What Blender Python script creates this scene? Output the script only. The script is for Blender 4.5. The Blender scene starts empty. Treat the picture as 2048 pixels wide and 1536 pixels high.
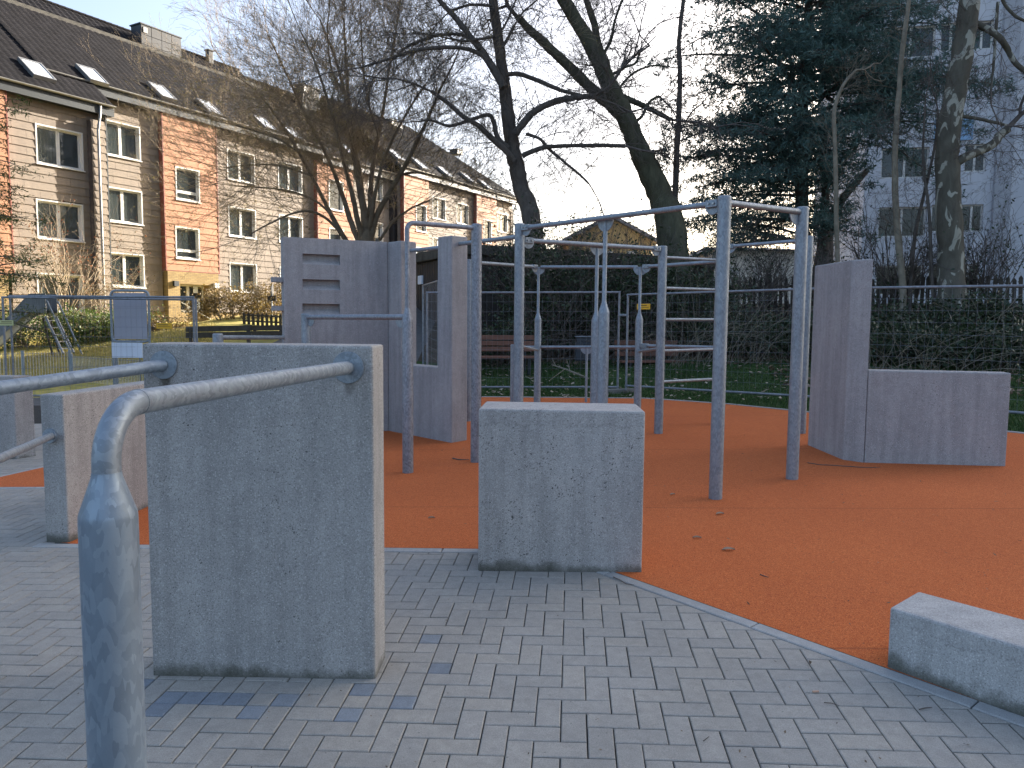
import bpy, math, random
import numpy as np
from mathutils import Vector, Matrix
random.seed(7)
RNG = np.random.default_rng(11)
sc = bpy.context.scene
COL = sc.collection
rad = math.radians

# ------------------------------------------------------------------ camera
FPX = 1515.0                       # focal length in photo pixels (2048 wide)
PITCH, ROLL, EYE = rad(4.8), rad(0.45), 1.626
_F = Vector((0, math.cos(PITCH), -math.sin(PITCH)))
_R0 = Vector((1, 0, 0)); _U0 = _R0.cross(_F)
_R = _R0 * math.cos(ROLL) + _U0 * math.sin(ROLL)
_U = -_R0 * math.sin(ROLL) + _U0 * math.cos(ROLL)
cd = bpy.data.cameras.new('camera'); cam = bpy.data.objects.new('camera', cd); COL.objects.link(cam)
cd.sensor_width = 36; cd.lens = FPX / 2048 * 36; cd.clip_start = .05; cd.clip_end = 2000
m = Matrix((( _R.x, _U.x, -_F.x, 0), (_R.y, _U.y, -_F.y, 0), (_R.z, _U.z, -_F.z, EYE), (0, 0, 0, 1)))
cam.matrix_world = m
sc.camera = cam

# ------------------------------------------------------------------ sky, sun, exposure
SUN_AZ, SUN_EL = rad(47), rad(19)
w = bpy.data.worlds.new('World'); sc.world = w; w.use_nodes = True
nt = w.node_tree; bgn = nt.nodes['Background']
sky = nt.nodes.new('ShaderNodeTexSky'); sky.sky_type = 'NISHITA'; sky.sun_disc = False
sky.sun_elevation = SUN_EL; sky.sun_rotation = SUN_AZ
sky.air_density = .8; sky.dust_density = 5.0; sky.ozone_density = 1.0
nt.links.new(sky.outputs[0], bgn.inputs[0]); bgn.inputs[1].default_value = .11
sl = bpy.data.lights.new('sun', 'SUN'); so = bpy.data.objects.new('sun', sl); COL.objects.link(so)
sl.energy = 5.0; sl.angle = rad(.6); sl.color = (1, .93, .83)
sdir = Vector((math.sin(SUN_AZ) * math.cos(SUN_EL), math.cos(SUN_AZ) * math.cos(SUN_EL), math.sin(SUN_EL)))
so.rotation_euler = sdir.to_track_quat('Z', 'Y').to_euler(); so.location = (0, 0, 40)
vs_ = sc.view_settings
vs_.view_transform = 'Standard'; vs_.look = 'None'; vs_.gamma = 1; vs_.use_curve_mapping = False
vs_.exposure = 2.12
sc.cycles.max_bounces = 6; sc.cycles.transparent_max_bounces = 12
sc.cycles.use_denoising = True

# ------------------------------------------------------------------ the sloping ground plane of the playground
GA, GB = .0269, .0218              # the paved and rubber area tilts: z = GA x + GB y
def gz(x, y): return GA * x + GB * y
def ray(px, py): return _F + _R * ((px - 1024) / FPX) - _U * ((py - 768) / FPX)
def G(px, py):
    d = ray(px, py); t = -EYE / (d.z - GA * d.x - GB * d.y); return d * t + Vector((0, 0, EYE))
def AT(px, py, D): return ray(px, py) * D + Vector((0, 0, EYE))
def HZ(px, py, z):
    d = ray(px, py); return d * ((z - EYE) / d.z) + Vector((0, 0, EYE))
def ZA(py, X, Y):                  # height whose image row is py above ground point X, Y
    k = (768 - py) / FPX; dU = X * _U.x + Y * _U.y; dF = X * _F.x + Y * _F.y
    return EYE + (dU - k * dF) / (k * _F.z - _U.z)
def PROJ(p):
    d = Vector(p) - Vector((0, 0, EYE)); z = d.dot(_F); return 1024 + FPX * d.dot(_R) / z, 768 - FPX * d.dot(_U) / z
def XD(px, D):                     # world x, y of image column px (at the horizon) at depth D
    p = AT(px, 641, D); return p.x, p.y

# ------------------------------------------------------------------ mesh helpers
MWORLD = {}
def tag(o, label=None, cat=None, group=None, kind=None):
    if label: o['label'] = label
    if cat: o['category'] = cat
    if group: o['group'] = group
    if kind: o['kind'] = kind
    return o
def thing(name, label, cat, loc=(0, 0, 0), rz=0, group=None):
    o = bpy.data.objects.new(name, None); COL.objects.link(o)
    o.location = loc; o.rotation_euler = (0, 0, rz); o.empty_display_size = .1
    MWORLD[o.name] = Matrix.Translation(Vector(loc)) @ Matrix.Rotation(rz, 4, 'Z')
    return tag(o, label, cat, group)
class MB:
    def __init__(s): s.v = []; s.f = []
    def add(s, vs, fs, M=None):
        b = len(s.v)
        s.v += [tuple(M @ Vector(p)) for p in vs] if M is not None else [tuple(p) for p in vs]
        s.f += [tuple(i + b for i in q) for q in fs]; return s
    def box(s, x0, x1, y0, y1, z0, z1, M=None):
        vs = [(x0,y0,z0),(x1,y0,z0),(x1,y1,z0),(x0,y1,z0),(x0,y0,z1),(x1,y0,z1),(x1,y1,z1),(x0,y1,z1)]
        return s.add(vs, [(0,3,2,1),(4,5,6,7),(0,1,5,4),(1,2,6,5),(2,3,7,6),(3,0,4,7)], M)
    def prism(s, poly, z0, z1, M=None):   # poly: counter-clockwise xy points; z0, z1 numbers or lists
        n = len(poly); a = z0 if isinstance(z0, (list, tuple)) else [z0] * n; b = z1 if isinstance(z1, (list, tuple)) else [z1] * n
        vs = [(p[0], p[1], a[i]) for i, p in enumerate(poly)] + [(p[0], p[1], b[i]) for i, p in enumerate(poly)]
        fs = [tuple(range(n - 1, -1, -1)), tuple(range(n, 2 * n))] + [(i, (i + 1) % n, n + (i + 1) % n, n + i) for i in range(n)]
        return s.add(vs, fs, M)
    def tube(s, pts, rad_, n=12, cap=True):
        pts = [Vector(p) for p in pts]; k = len(pts)
        rs = rad_ if isinstance(rad_, (list, tuple)) else [rad_] * k
        t = (pts[1] - pts[0]).normalized(); ref = Vector((0, 0, 1)) if abs(t.z) < .9 else Vector((1, 0, 0))
        u = t.cross(ref).normalized(); b = len(s.v)
        for i, p in enumerate(pts):
            if i == 0: tt = (pts[1] - pts[0])
            elif i == k - 1: tt = (pts[-1] - pts[-2])
            else: tt = (pts[i + 1] - pts[i]).normalized() + (pts[i] - pts[i - 1]).normalized()
            tt = tt.normalized(); u = (u - tt * u.dot(tt)).normalized(); v = tt.cross(u)
            for j in range(n):
                a = 2 * math.pi * j / n; s.v.append(tuple(p + (u * math.cos(a) + v * math.sin(a)) * rs[i]))
        for i in range(k - 1):
            for j in range(n):
                j2 = (j + 1) % n; s.f.append((b + i*n + j, b + i*n + j2, b + (i+1)*n + j2, b + (i+1)*n + j))
        if cap:
            s.f.append(tuple(b + j for j in range(n - 1, -1, -1))); s.f.append(tuple(b + (k-1)*n + j for j in range(n)))
        return s
    def build(s, name, mat, parent=None, smooth=False, world=False, bevel=0, kind=None, label=None, seg=2):
        me = bpy.data.meshes.new(name)
        vs = s.v
        if world and parent is not None:
            im = MWORLD[parent.name].inverted(); vs = [tuple(im @ Vector(p)) for p in vs]
        me.from_pydata(vs, [], s.f); me.update()
        me.materials.append(mat)
        if smooth:
            me.polygons.foreach_set('use_smooth', [True] * len(me.polygons))
            try: me.set_sharp_from_angle(angle=rad(11 if name == 'post' else 40))
            except Exception: pass
        o = bpy.data.objects.new(name, me); COL.objects.link(o)
        if parent is not None: o.parent = parent; MWORLD[o.name] = MWORLD[parent.name].copy()
        else: MWORLD[o.name] = Matrix()
        if bevel:
            bm = o.modifiers.new('bevel', 'BEVEL'); bm.width = bevel; bm.segments = seg; bm.limit_method = 'ANGLE'; bm.angle_limit = rad(35)
        if kind: o['kind'] = kind
        if label: o['label'] = label
        return o
def rebase(o, origin):             # put a one-mesh thing's own origin at its base
    me = o.data; ov = Vector(origin)
    for v in me.vertices: v.co -= ov
    o.location = ov; MWORLD[o.name] = Matrix.Translation(ov); return o
def fastmesh(name, V_, F_, mat, parent=None, smooth=False, kind=None, world=False, tint=None):
    V_ = np.asarray(V_, dtype=np.float32).reshape(-1, 3); F_ = np.asarray(F_, dtype=np.int32); k = F_.shape[1]
    if world and parent is not None:
        im = np.array(MWORLD[parent.name].inverted()); V_ = V_ @ im[:3, :3].T.astype(np.float32) + im[:3, 3].astype(np.float32)
    me = bpy.data.meshes.new(name)
    me.vertices.add(len(V_)); me.vertices.foreach_set('co', V_.ravel().astype(np.float32))
    me.loops.add(F_.size); me.loops.foreach_set('vertex_index', F_.ravel())
    me.polygons.add(len(F_)); me.polygons.foreach_set('loop_start', np.arange(0, F_.size, k, dtype=np.int32))
    me.polygons.foreach_set('loop_total', np.full(len(F_), k, dtype=np.int32))
    if smooth: me.polygons.foreach_set('use_smooth', [True] * len(F_))
    me.update(calc_edges=True)
    if tint is not None:
        at = me.attributes.new('tint', 'FLOAT', 'FACE'); at.data.foreach_set('value', np.asarray(tint, dtype=np.float32))
    me.materials.append(mat)
    o = bpy.data.objects.new(name, me); COL.objects.link(o)
    if parent is not None: o.parent = parent; MWORLD[o.name] = MWORLD[parent.name].copy()
    else: MWORLD[o.name] = Matrix()
    if kind: o['kind'] = kind
    return o
def seg_tubes(segs, n=4):          # many short tapered cylinders -> arrays
    S = np.array([(*a, *b, r0, r1) for a, b, r0, r1 in segs], dtype=np.float64)
    p0, p1, r0, r1 = S[:, :3], S[:, 3:6], S[:, 6], S[:, 7]
    t = p1 - p0; t /= (np.linalg.norm(t, axis=1, keepdims=True) + 1e-9)
    ref = np.tile([.31, .95, .05], (len(t), 1)); bad = np.abs((t * ref).sum(1)) > .95; ref[bad] = [1, 0, 0]
    u = np.cross(t, ref); u /= np.linalg.norm(u, axis=1, keepdims=True) + 1e-9; v = np.cross(t, u)
    ang = np.arange(n) * 2 * np.pi / n
    ring = u[:, None, :] * np.cos(ang)[None, :, None] + v[:, None, :] * np.sin(ang)[None, :, None]
    A = p0[:, None, :] + ring * r0[:, None, None]; B = p1[:, None, :] + ring * r1[:, None, None]
    V_ = np.concatenate([A, B], axis=1).reshape(-1, 3)
    base = (np.arange(len(t)) * 2 * n)[:, None, None]
    q = np.array([[j, (j + 1) % n, n + (j + 1) % n, n + j] for j in range(n)])[None]
    return V_, (base + q).reshape(-1, 4)
def leaf_quads(C, size, rng, aspect=.5, nrm=None, nspread=1.0, jitter=.35, droop=0):
    C = np.asarray(C, dtype=np.float64); n = len(C)
    nz = rng.normal(size=(n, 3)) * nspread
    if nrm is not None: nz += np.asarray(nrm)
    nz /= np.linalg.norm(nz, axis=1, keepdims=True) + 1e-9
    a = rng.normal(size=(n, 3)); a[:, 2] -= droop; a -= nz * (a * nz).sum(1, keepdims=True); a /= np.linalg.norm(a, axis=1, keepdims=True) + 1e-9
    b = np.cross(nz, a); s = size * (1 + rng.uniform(-jitter, jitter, size=(n, 1)))
    V_ = np.stack([C - a * s * .5, C + b * s * aspect * .5, C + a * s * .5 + nz * s * .08, C - b * s * aspect * .5], axis=1).reshape(-1, 3)
    return V_, (np.arange(n)[:, None] * 4 + np.array([[0, 1, 2, 3]]))

# ------------------------------------------------------------------ materials
class NT:
    def __init__(s, name):
        s.m = bpy.data.materials.new(name); s.m.use_nodes = True; s.t = s.m.node_tree
        s.b = s.t.nodes['Principled BSDF']; s.tc = None; s.scale = None
    def n(s, typ, **kw):
        x = s.t.nodes.new('ShaderNode' + typ)
        for k, v in kw.items(): setattr(x, k, v)
        return x
    def l(s, a, b): s.t.links.new(a, b)
    def co(s, sock='Object', sc_=None, off=(0, 0, 0)):
        if s.tc is None: s.tc = s.n('TexCoord')
        o = s.tc.outputs[sock]
        if sc_ is None: return o
        mp = s.n('Mapping'); mp.inputs['Scale'].default_value = sc_; mp.inputs['Location'].default_value = off; s.l(o, mp.inputs[0]); return mp.outputs[0]
    def noise(s, scale, detail=4, rough=.55, vec=None, dist=0):
        x = s.n('TexNoise'); x.inputs['Scale'].default_value = scale; x.inputs['Detail'].default_value = detail
        x.inputs['Roughness'].default_value = rough; x.inputs['Distortion'].default_value = dist
        s.l(vec if vec is not None else s.co(), x.inputs['Vector']); return x.outputs[0]
    def vor(s, scale, feature='F1', out='Distance', vec=None, rnd=1):
        x = s.n('TexVoronoi', feature=feature); x.inputs['Scale'].default_value = scale; x.inputs['Randomness'].default_value = rnd
        s.l(vec if vec is not None else s.co(), x.inputs['Vector']); return x.outputs[out]
    def ramp(s, fac, stops, interp='LINEAR'):
        x = s.n('ValToRGB'); cr = x.color_ramp; cr.interpolation = interp
        while len(cr.elements) < len(stops): cr.elements.new(.5)
        for e, (p, c) in zip(cr.elements, stops):
            e.position = p; e.color = (c, c, c, 1) if isinstance(c, (int, float)) else (*c, 1)
        s.l(fac, x.inputs[0]); return x.outputs[0]
    def mix(s, fac, a, b, mode='MIX'):
        x = s.n('Mix', data_type='RGBA', blend_type=mode)
        for sock, val in ((x.inputs[0], fac), (x.inputs[6], a), (x.inputs[7], b)):
            if isinstance(val, bpy.types.NodeSocket): s.l(val, sock)
            elif isinstance(val, (int, float)): sock.default_value = val if sock.type == 'VALUE' else (val, val, val, 1)
            else: sock.default_value = (*val, 1)
        return x.outputs[2]
    def math(s, op, a, b=0.0):
        x = s.n('Math', operation=op)
        for sock, val in ((x.inputs[0], a), (x.inputs[1], b)):
            if isinstance(val, bpy.types.NodeSocket): s.l(val, sock)
            else: sock.default_value = val
        return x.outputs[0]
    def color(s, c):
        if isinstance(c, bpy.types.NodeSocket): s.l(c, s.b.inputs['Base Color'])
        else: s.b.inputs['Base Color'].default_value = (*c, 1)
    def set(s, rough=None, metal=None, spec=None):
        for k, v in (('Roughness', rough), ('Metallic', metal), ('Specular IOR Level', spec)):
            if v is None: continue
            if isinstance(v, bpy.types.NodeSocket): s.l(v, s.b.inputs[k])
            else: s.b.inputs[k].default_value = v
    def bump(s, h, strength=.3, dist=.01, prev=None):
        x = s.n('Bump'); x.inputs['Strength'].default_value = strength; x.inputs['Distance'].default_value = dist
        s.l(h, x.inputs['Height'])
        if prev is not None: s.l(prev, x.inputs['Normal'])
        s.l(x.outputs[0], s.b.inputs['Normal']); return x.outputs[0]
def simple(name, c, rough=.7, metal=0, spec=.4, var=.15, scale=6, bump=0, bscale=60):
    t = NT(name); n1 = t.noise(scale, 5); c = np.array(c)
    t.color(t.ramp(n1, [(.25, tuple(c * (1 - var))), (.75, tuple(np.minimum(c * (1 + var), 1)))])); t.set(rough, metal, spec)
    if bump: t.bump(t.noise(bscale, 3), bump, .01)
    return t.m
def concrete(name, c, pits=1.0, mottled=.14, moss=True, pitscale=62, seed=0, crust=None, gr=1.0):
    t = NT(name); v = t.co('Object', (1, 1, 1), (seed, seed * .7, 0)); c = np.array(c)
    big = t.noise(1.6, 6, .6, v); mid = t.noise(14, 5, .65, v); fine = t.noise(150, 4, .85, v)
    col = t.ramp(big, [(.28, tuple(c * (1 - mottled))), (.5, tuple(c)), (.74, tuple(c * (1 + mottled) * np.array([1.01, 1, .98])))])
    col = t.mix(.5, col, t.ramp(mid, [(.3, .42), (.7, .58)]), 'OVERLAY')
    col = t.mix(.9, col, t.ramp(fine, [(.36, .5 - .17 * gr), (.5, .5), (.64, .5 + .16 * gr)]), 'OVERLAY')
    # vertical rain streaks
    st = t.noise(5, 4, .6, t.co('Object', (2.5, 2.5, .18), (seed, 0, 0)))
    col = t.mix(.42, col, t.ramp(st, [(.35, .34), (.6, .56)]), 'OVERLAY')
    # aggregate grains, pale and dark
    vc = t.vor(115, out='Color', vec=v); sep = t.n('SeparateColor'); t.l(vc, sep.inputs[0])
    vd = t.vor(115, vec=v)
    grain = t.math('MULTIPLY', t.math('LESS_THAN', vd, .36), t.math('LESS_THAN', sep.outputs[0], .16))
    col = t.mix(t.math('MULTIPLY', grain, .55), col, tuple(np.minimum(c * 1.75, .8)))
    grain2 = t.math('MULTIPLY', t.math('LESS_THAN', vd, .34), t.math('GREATER_THAN', sep.outputs[0], .80))
    col = t.mix(t.math('MULTIPLY', grain2, .6), col, tuple(c * .45))
    # air pits, clustered
    pd = t.vor(pitscale, vec=t.mix(.12, v, t.noise(30, 2, .5, v))); pc = t.vor(pitscale, out='Color', vec=t.mix(.12, v, t.noise(30, 2, .5, v)))
    sp = t.n('SeparateColor'); t.l(pc, sp.inputs[0])
    clus = t.noise(3.2, 3, .6, v)
    thr = t.math('MULTIPLY', t.math('MULTIPLY', sp.outputs[1], .26 * pits), t.ramp(clus, [(.36, .35), (.60, 1.1)]))
    pit = t.math('MULTIPLY', t.math('LESS_THAN', pd, thr), t.math('GREATER_THAN', sp.outputs[0], .30))
    col = t.mix(t.math('MULTIPLY', pit, .85), col, tuple(c * .16))
    if crust:  # rough honeycombed band left by the pour just under the top edge
        sz = t.n('SeparateXYZ'); t.l(t.co(), sz.inputs[0]); cz = t.math('ADD', sz.outputs[2], t.math('MULTIPLY', t.math('SUBTRACT', t.noise(5, 6, .7, v), .5), .16))
        k = t.ramp(t.math('SUBTRACT', cz, crust - .5), [(.40, 0.0), (.405, 1.0), (.425, .30), (.5, .25)])
        col = t.mix(t.math('MULTIPLY', k, .55), col, t.ramp(t.noise(70, 4, .8, v), [(.4, tuple(c * .30)), (.6, tuple(c * 1.15))]))
    if moss:   # grime and moss that grew where the block stands in the joint
        sx = t.n('SeparateXYZ'); t.l(t.co(), sx.inputs[0])
        h = t.math('ADD', sx.outputs[2], t.math('MULTIPLY', t.math('SUBTRACT', t.noise(9, 5, .7), .5), .16))
        mk = t.ramp(h, [(.0, 1.0), (.035, .75), (.075, 0.0)])
        col = t.mix(t.math('MULTIPLY', mk, .8), col, (.045, .048, .030))
    t.color(col); t.set(.88, 0, .3)
    hgt = t.math('SUBTRACT', t.math('ADD', t.math('MULTIPLY', fine, .35), t.math('MULTIPLY', mid, .5)), t.math('MULTIPLY', pit, 2.0))
    t.bump(hgt, .55, .004)
    return t.m
M = {}
M['conc_a'] = concrete('concrete grey exposed grain', (.335, .325, .308), 1.0, .11, seed=1)
M['conc_b'] = concrete('concrete pitted', (.40, .385, .365), 1.5, .12, seed=4, crust=1.0)
M['conc_c'] = concrete('concrete light', (.33, .32, .305), 1.15, seed=9)
M['conc_e'] = concrete('concrete smooth violet grey', (.312, .306, .308), .5, .13, moss=False, gr=.55, seed=13)
M['conc_f'] = concrete('concrete violet grey', (.335, .328, .326), .9, .08, moss=False, gr=.7, pitscale=50, seed=17)
M['conc_g'] = concrete('concrete bench', (.40, .395, .38), .7, .10, seed=21, crust=.30)
# galvanised steel: zinc spangle, drips, rough sheen
def galv(name, c, sp=75, contrast=.28, ripple=0):
    t = NT(name); c = np.array(c); vv = t.mix(.05, t.co('Object', (1, 1, .7)), t.n('TexNoise').outputs[1])
    sc1 = t.vor(sp, out='Color', vec=vv); se = t.n('SeparateColor'); t.l(sc1, se.inputs[0])
    n1 = t.noise(9, 6, .65, t.co('Object', (1, 1, .5)), .6)
    f = t.math('ADD', t.math('MULTIPLY', se.outputs[0], .42), t.math('MULTIPLY', n1, .75))
    t.color(t.ramp(f, [(.22, tuple(c * (1 - contrast))), (.55, tuple(c)), (.88, tuple(c * (1 + contrast) * np.array([1.02, 1, .98])))]))
    t.set(t.ramp(f, [(.2, .58), (.8, .44)]), .38, .5)
    h = t.noise(40, 4, .6, t.co('Object', (1, 1, 3.5 if ripple else 1)), 1.0)
    t.bump(h, .35 if ripple else .16, .004); return t.m
M['galv'] = galv('galvanised steel', (.235, .275, .31))
M['galv_big'] = galv('galvanised steel big spangle', (.22, .275, .33), 45, .30)
M['galv_rip'] = galv('galvanised steel rippled zinc', (.22, .24, .27), 80, .40, ripple=1)
M['galv_dark'] = galv('galvanised steel dull', (.20, .22, .245), 40)
# pavers
def paver(name, c, var=.10):
    t = NT(name); c = np.array(c)
    oi = t.n('ObjectInfo'); at = t.n('Attribute'); at.attribute_name = 'tint'
    r = t.math('FRACT', t.math('ADD', oi.outputs['Random'], at.outputs['Fac']))
    geo = t.n('NewGeometry'); gp = geo.outputs['Position']
    base = t.ramp(r, [(0, tuple(c * (1 - var))), (.5, tuple(c)), (.8, tuple(c * (1 + var * .6) * np.array([1.02, 1, .97]))), (1, tuple(c * (1 + var)))])
    big = t.noise(.9, 5, .6, gp); fine = t.noise(230, 3, .8, gp); mid = t.noise(22, 5, .65, gp)
    col = t.mix(.6, base, t.ramp(big, [(.3, .40), (.7, .60)]), 'OVERLAY')
    col = t.mix(.55, col, t.ramp(mid, [(.3, .40), (.7, .60)]), 'OVERLAY')
    col = t.mix(.7, col, t.ramp(fine, [(.35, .35), (.65, .64)]), 'OVERLAY')
    spot = t.math('MULTIPLY', t.math('LESS_THAN', t.vor(14, vec=gp), .055), .6)
    col = t.mix(spot, col, tuple(c * .35))
    t.color(col); t.set(.85, 0, .35); t.bump(t.math('ADD', t.math('MULTIPLY', fine, .6), mid), .4, .0022); return t.m
M['paver'] = paver('grey concrete paver', (.305, .292, .262), .055)
M['paver_blue'] = paver('blue grey concrete paver', (.20, .225, .25), .10)
M['kerb'] = paver('pale kerb concrete', (.33, .335, .325), .06)
M['joint'] = simple('joint sand', (.022, .022, .020), .95, var=.3, scale=60, bump=.5, bscale=300)
# orange rubber granulate
t = NT('orange rubber granulate'); gp = t.co()
vc = t.vor(330, out='Color', vec=gp); se = t.n('SeparateColor'); t.l(vc, se.inputs[0])
col = t.ramp(se.outputs[0], [(0, (.27, .055, .018)), (.3, (.45, .10, .026)), (.7, (.57, .145, .036)), (1, (.68, .23, .08))])
far = t.noise(.55, 6, .62, gp)
col = t.mix(.8, col, t.ramp(far, [(.3, .44), (.7, .56)]), 'OVERLAY')
col = t.mix(.35, col, t.ramp(t.noise(26, 5, .7, gp), [(.3, .38), (.7, .6)]), 'OVERLAY')
dirt = t.math('MULTIPLY', t.math('LESS_THAN', t.vor(20, vec=gp), t.math('MULTIPLY', t.noise(2.2, 3, .6, gp), .17)), .55)
col = t.mix(dirt, col, (.05, .03, .02))
wv = t.n('TexWave', wave_type='BANDS', bands_direction='Y'); wv.inputs['Scale'].default_value = .13; wv.inputs['Distortion'].default_value = .35; wv.inputs['Detail'].default_value = 1
t.l(gp, wv.inputs[0]); seam = t.math('MULTIPLY', t.math('LESS_THAN', wv.outputs[0 if len(wv.outputs) == 1 else 1], .00012), .35)
col = t.mix(seam, col, (.12, .04, .02))
t.color(col); t.set(.9, 0, .25)
t.bump(t.math('ADD', t.vor(330, vec=gp), t.math('MULTIPLY', t.noise(3, 3, .5, gp), .6)), .5, .003); M['rubber'] = t.m
# ground, lawn, litter
def ground(name, cols, scale, bump=.6):
    t = NT(name); gp = t.co(); n1 = t.noise(scale, 8, .7, gp); k = len(cols)
    t.color(t.ramp(n1, [(.3 + .4 * i / (k - 1), c) for i, c in enumerate(cols)])); t.set(.95, 0, .2); t.bump(t.noise(scale * 6, 5, .7, gp), bump, .03); return t.m
M['soil'] = ground('leafy soil', [(.035, .028, .02), (.07, .055, .038), (.12, .09, .06)], 2.2)
M['lawn'] = ground('short lawn', [(.022, .045, .012), (.035, .07, .018), (.06, .095, .028)], 3.0)
M['drygrass'] = ground('sunny yellowed grass', [(.20, .20, .05), (.40, .34, .09), (.50, .38, .15)], 2.5)  # grass lightened: stands in for sun that the budding tree blocks
M['asphalt'] = ground('grey path', [(.10, .10, .10), (.15, .15, .145)], 8, .3)
def leafy(name, c1, c2, rough=.55, transl=.25, var=3.0):
    t = NT(name); geo = t.n('NewGeometry'); rp = geo.outputs['Random Per Island']
    n1 = t.noise(var, 3, .6)
    f = t.math('ADD', t.math('MULTIPLY', rp, .6), t.math('MULTIPLY', n1, .5))
    c = t.ramp(f, [(.2, c1), (.85, c2)]); t.color(c); t.set(rough, 0, .35)
    if transl:
        tr = t.n('BsdfTranslucent'); t.l(c, tr.inputs[0]); mx = t.n('MixShader'); mx.inputs[0].default_value = transl
        t.l(t.b.outputs[0], mx.inputs[1]); t.l(tr.outputs[0], mx.inputs[2]); t.l(mx.outputs[0], t.t.nodes['Material Output'].inputs[0])
    return t.m
M['blade'] = leafy('grass blades', (.02, .045, .01), (.06, .12, .03))
M['blade_dry'] = leafy('yellowed grass blades', (.22, .21, .05), (.50, .40, .14))  # blades lightened too, missing sunlight put into their colour
M['litter'] = leafy('dead leaves', (.055, .035, .022), (.24, .17, .11), .8, .1)
M['litter_pale'] = leafy('pale dry leaves', (.20, .15, .10), (.42, .36, .28), .8, .1)
M['cedar'] = leafy('blue green conifer needles', (.042, .090, .078), (.125, .21, .18), .5, .3)
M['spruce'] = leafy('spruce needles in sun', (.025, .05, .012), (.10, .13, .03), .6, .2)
M['evergreen'] = leafy('dark evergreen leaves', (.010, .022, .010), (.050, .075, .032), .38, .15)
M['hedge_sun'] = leafy('green shrub leaves', (.04, .075, .012), (.15, .19, .035), .5, .3)
M['hedge_brown'] = leafy('brownish hedge leaves', (.08, .05, .02), (.26, .18, .05), .6, .3)
M['bud'] = leafy('opening yellow green buds', (.12, .11, .03), (.32, .27, .08), .6, .35)
M['rose'] = leafy('reddish shrub leaves', (.14, .04, .02), (.30, .12, .05), .6, .25)
def bark(name, c1, c2, scale=7, patches=None):
    t = NT(name); v = t.co('Object', (1, 1, .3)); n1 = t.noise(scale, 7, .7, v, .5)
    c = t.ramp(n1, [(.3, c1), (.7, c2)])
    if patches:
        pn = t.noise(3.2, 3, .45, t.co('Object', (1, 1, .55)), .9); c = t.mix(t.ramp(pn, [(.565, 0.0), (.585, 1.0)]), c, patches)
    t.color(c); t.set(.9, 0, .2); t.bump(n1, .6, .02); return t.m
M['bark'] = bark('dark bark', (.06, .052, .045), (.15, .13, .11))
M['bark_mossy'] = bark('greenish bark', (.055, .056, .038), (.13, .13, .085))
M['bark_plane'] = bark('mottled plane bark', (.075, .068, .052), (.14, .13, .10), 5, (.34, .33, .27))
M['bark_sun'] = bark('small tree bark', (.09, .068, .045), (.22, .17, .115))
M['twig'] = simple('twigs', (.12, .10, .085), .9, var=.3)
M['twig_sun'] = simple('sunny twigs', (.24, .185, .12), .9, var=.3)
M['twig_pale'] = simple('pale dead stems', (.22, .19, .14), .9, var=.3)
# building
def clad(name, c):
    t = NT(name); c = np.array(c); oi = t.n('ObjectInfo'); geo = t.n('NewGeometry')
    r = t.math('FRACT', t.math('ADD', oi.outputs['Random'], geo.outputs['Random Per Island']))
    b = t.ramp(r, [(0, tuple(c * .93)), (1, tuple(c * 1.06))]); n1 = t.noise(1.3, 6, .65)
    st = t.noise(3, 5, .6, t.co('Object', (3, 3, .3)))
    b = t.mix(.5, b, t.ramp(n1, [(.3, .40), (.7, .58)]), 'OVERLAY'); b = t.mix(.4, b, t.ramp(st, [(.3, .40), (.65, .57)]), 'OVERLAY')
    t.color(b); t.set(.75, 0, .3); t.bump(t.noise(45, 4, .6), .2, .004); return t.m
M['tan'] = clad('tan cladding', (.225, .182, .140)); M['orange'] = clad('orange cladding', (.355, .175, .095))
M['wall_dark'] = simple('wall behind cladding', (.07, .06, .055), .9)
M['red_trim'] = simple('red brown metal trim', (.24, .075, .05), .5, var=.05)
M['anthracite'] = simple('anthracite eave board', (.020, .026, .029), .5, var=.1)
M['zinc'] = simple('zinc gutter', (.27, .265, .25), .42, .6, var=.2, scale=3)
M['tile'] = simple('dark glazed roof tile', (.013, .0125, .014), .8, 0, .06, var=.35, scale=2.2)
M['slate'] = simple('chimney slate sheet', (.020, .022, .025), .5, var=.35, scale=1.6)
M['window_white'] = simple('white window plastic', (.62, .60, .55), .4, var=.04)
M['curtain'] = simple('net curtain', (.42, .43, .41), .9, var=.2, scale=9)
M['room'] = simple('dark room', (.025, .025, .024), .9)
def glass(name, c, alpha):
    t = NT(name); t.color(c); t.set(.03, 0, .9)
    tr = t.n('BsdfTransparent'); mx = t.n('MixShader'); mx.inputs[0].default_value = alpha
    t.l(tr.outputs[0], mx.inputs[1]); t.l(t.b.outputs[0], mx.inputs[2]); t.l(mx.outputs[0], t.t.nodes['Material Output'].inputs[0]); return t.m
M['pane'] = glass('window glass', (.05, .062, .058), .42)
M['roofglass'] = simple('roof window glass', (.62, .66, .70), .12, 0, 1.0, var=.03)
t = NT('yellow brick'); br = t.n('TexBrick'); t.l(t.co('Object'), br.inputs[0])
mp = t.n('Mapping'); mp.inputs['Rotation'].default_value = (rad(90), 0, 0); t.l(t.co('Object'), mp.inputs[0]); t.l(mp.outputs[0], br.inputs[0])
for k, v in (('Color1', (.33, .235, .10, 1)), ('Color2', (.25, .17, .07, 1)), ('Mortar', (.12, .10, .07, 1))): br.inputs[k].default_value = v
for k, v in (('Scale', 1.0), ('Mortar Size', .006), ('Brick Width', .22), ('Row Height', .075)): br.inputs[k].default_value = v
t.color(br.outputs[0]); t.set(.85, 0, .3); t.bump(br.outputs['Fac'], -.5, .006); M['brick'] = t.m
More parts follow.
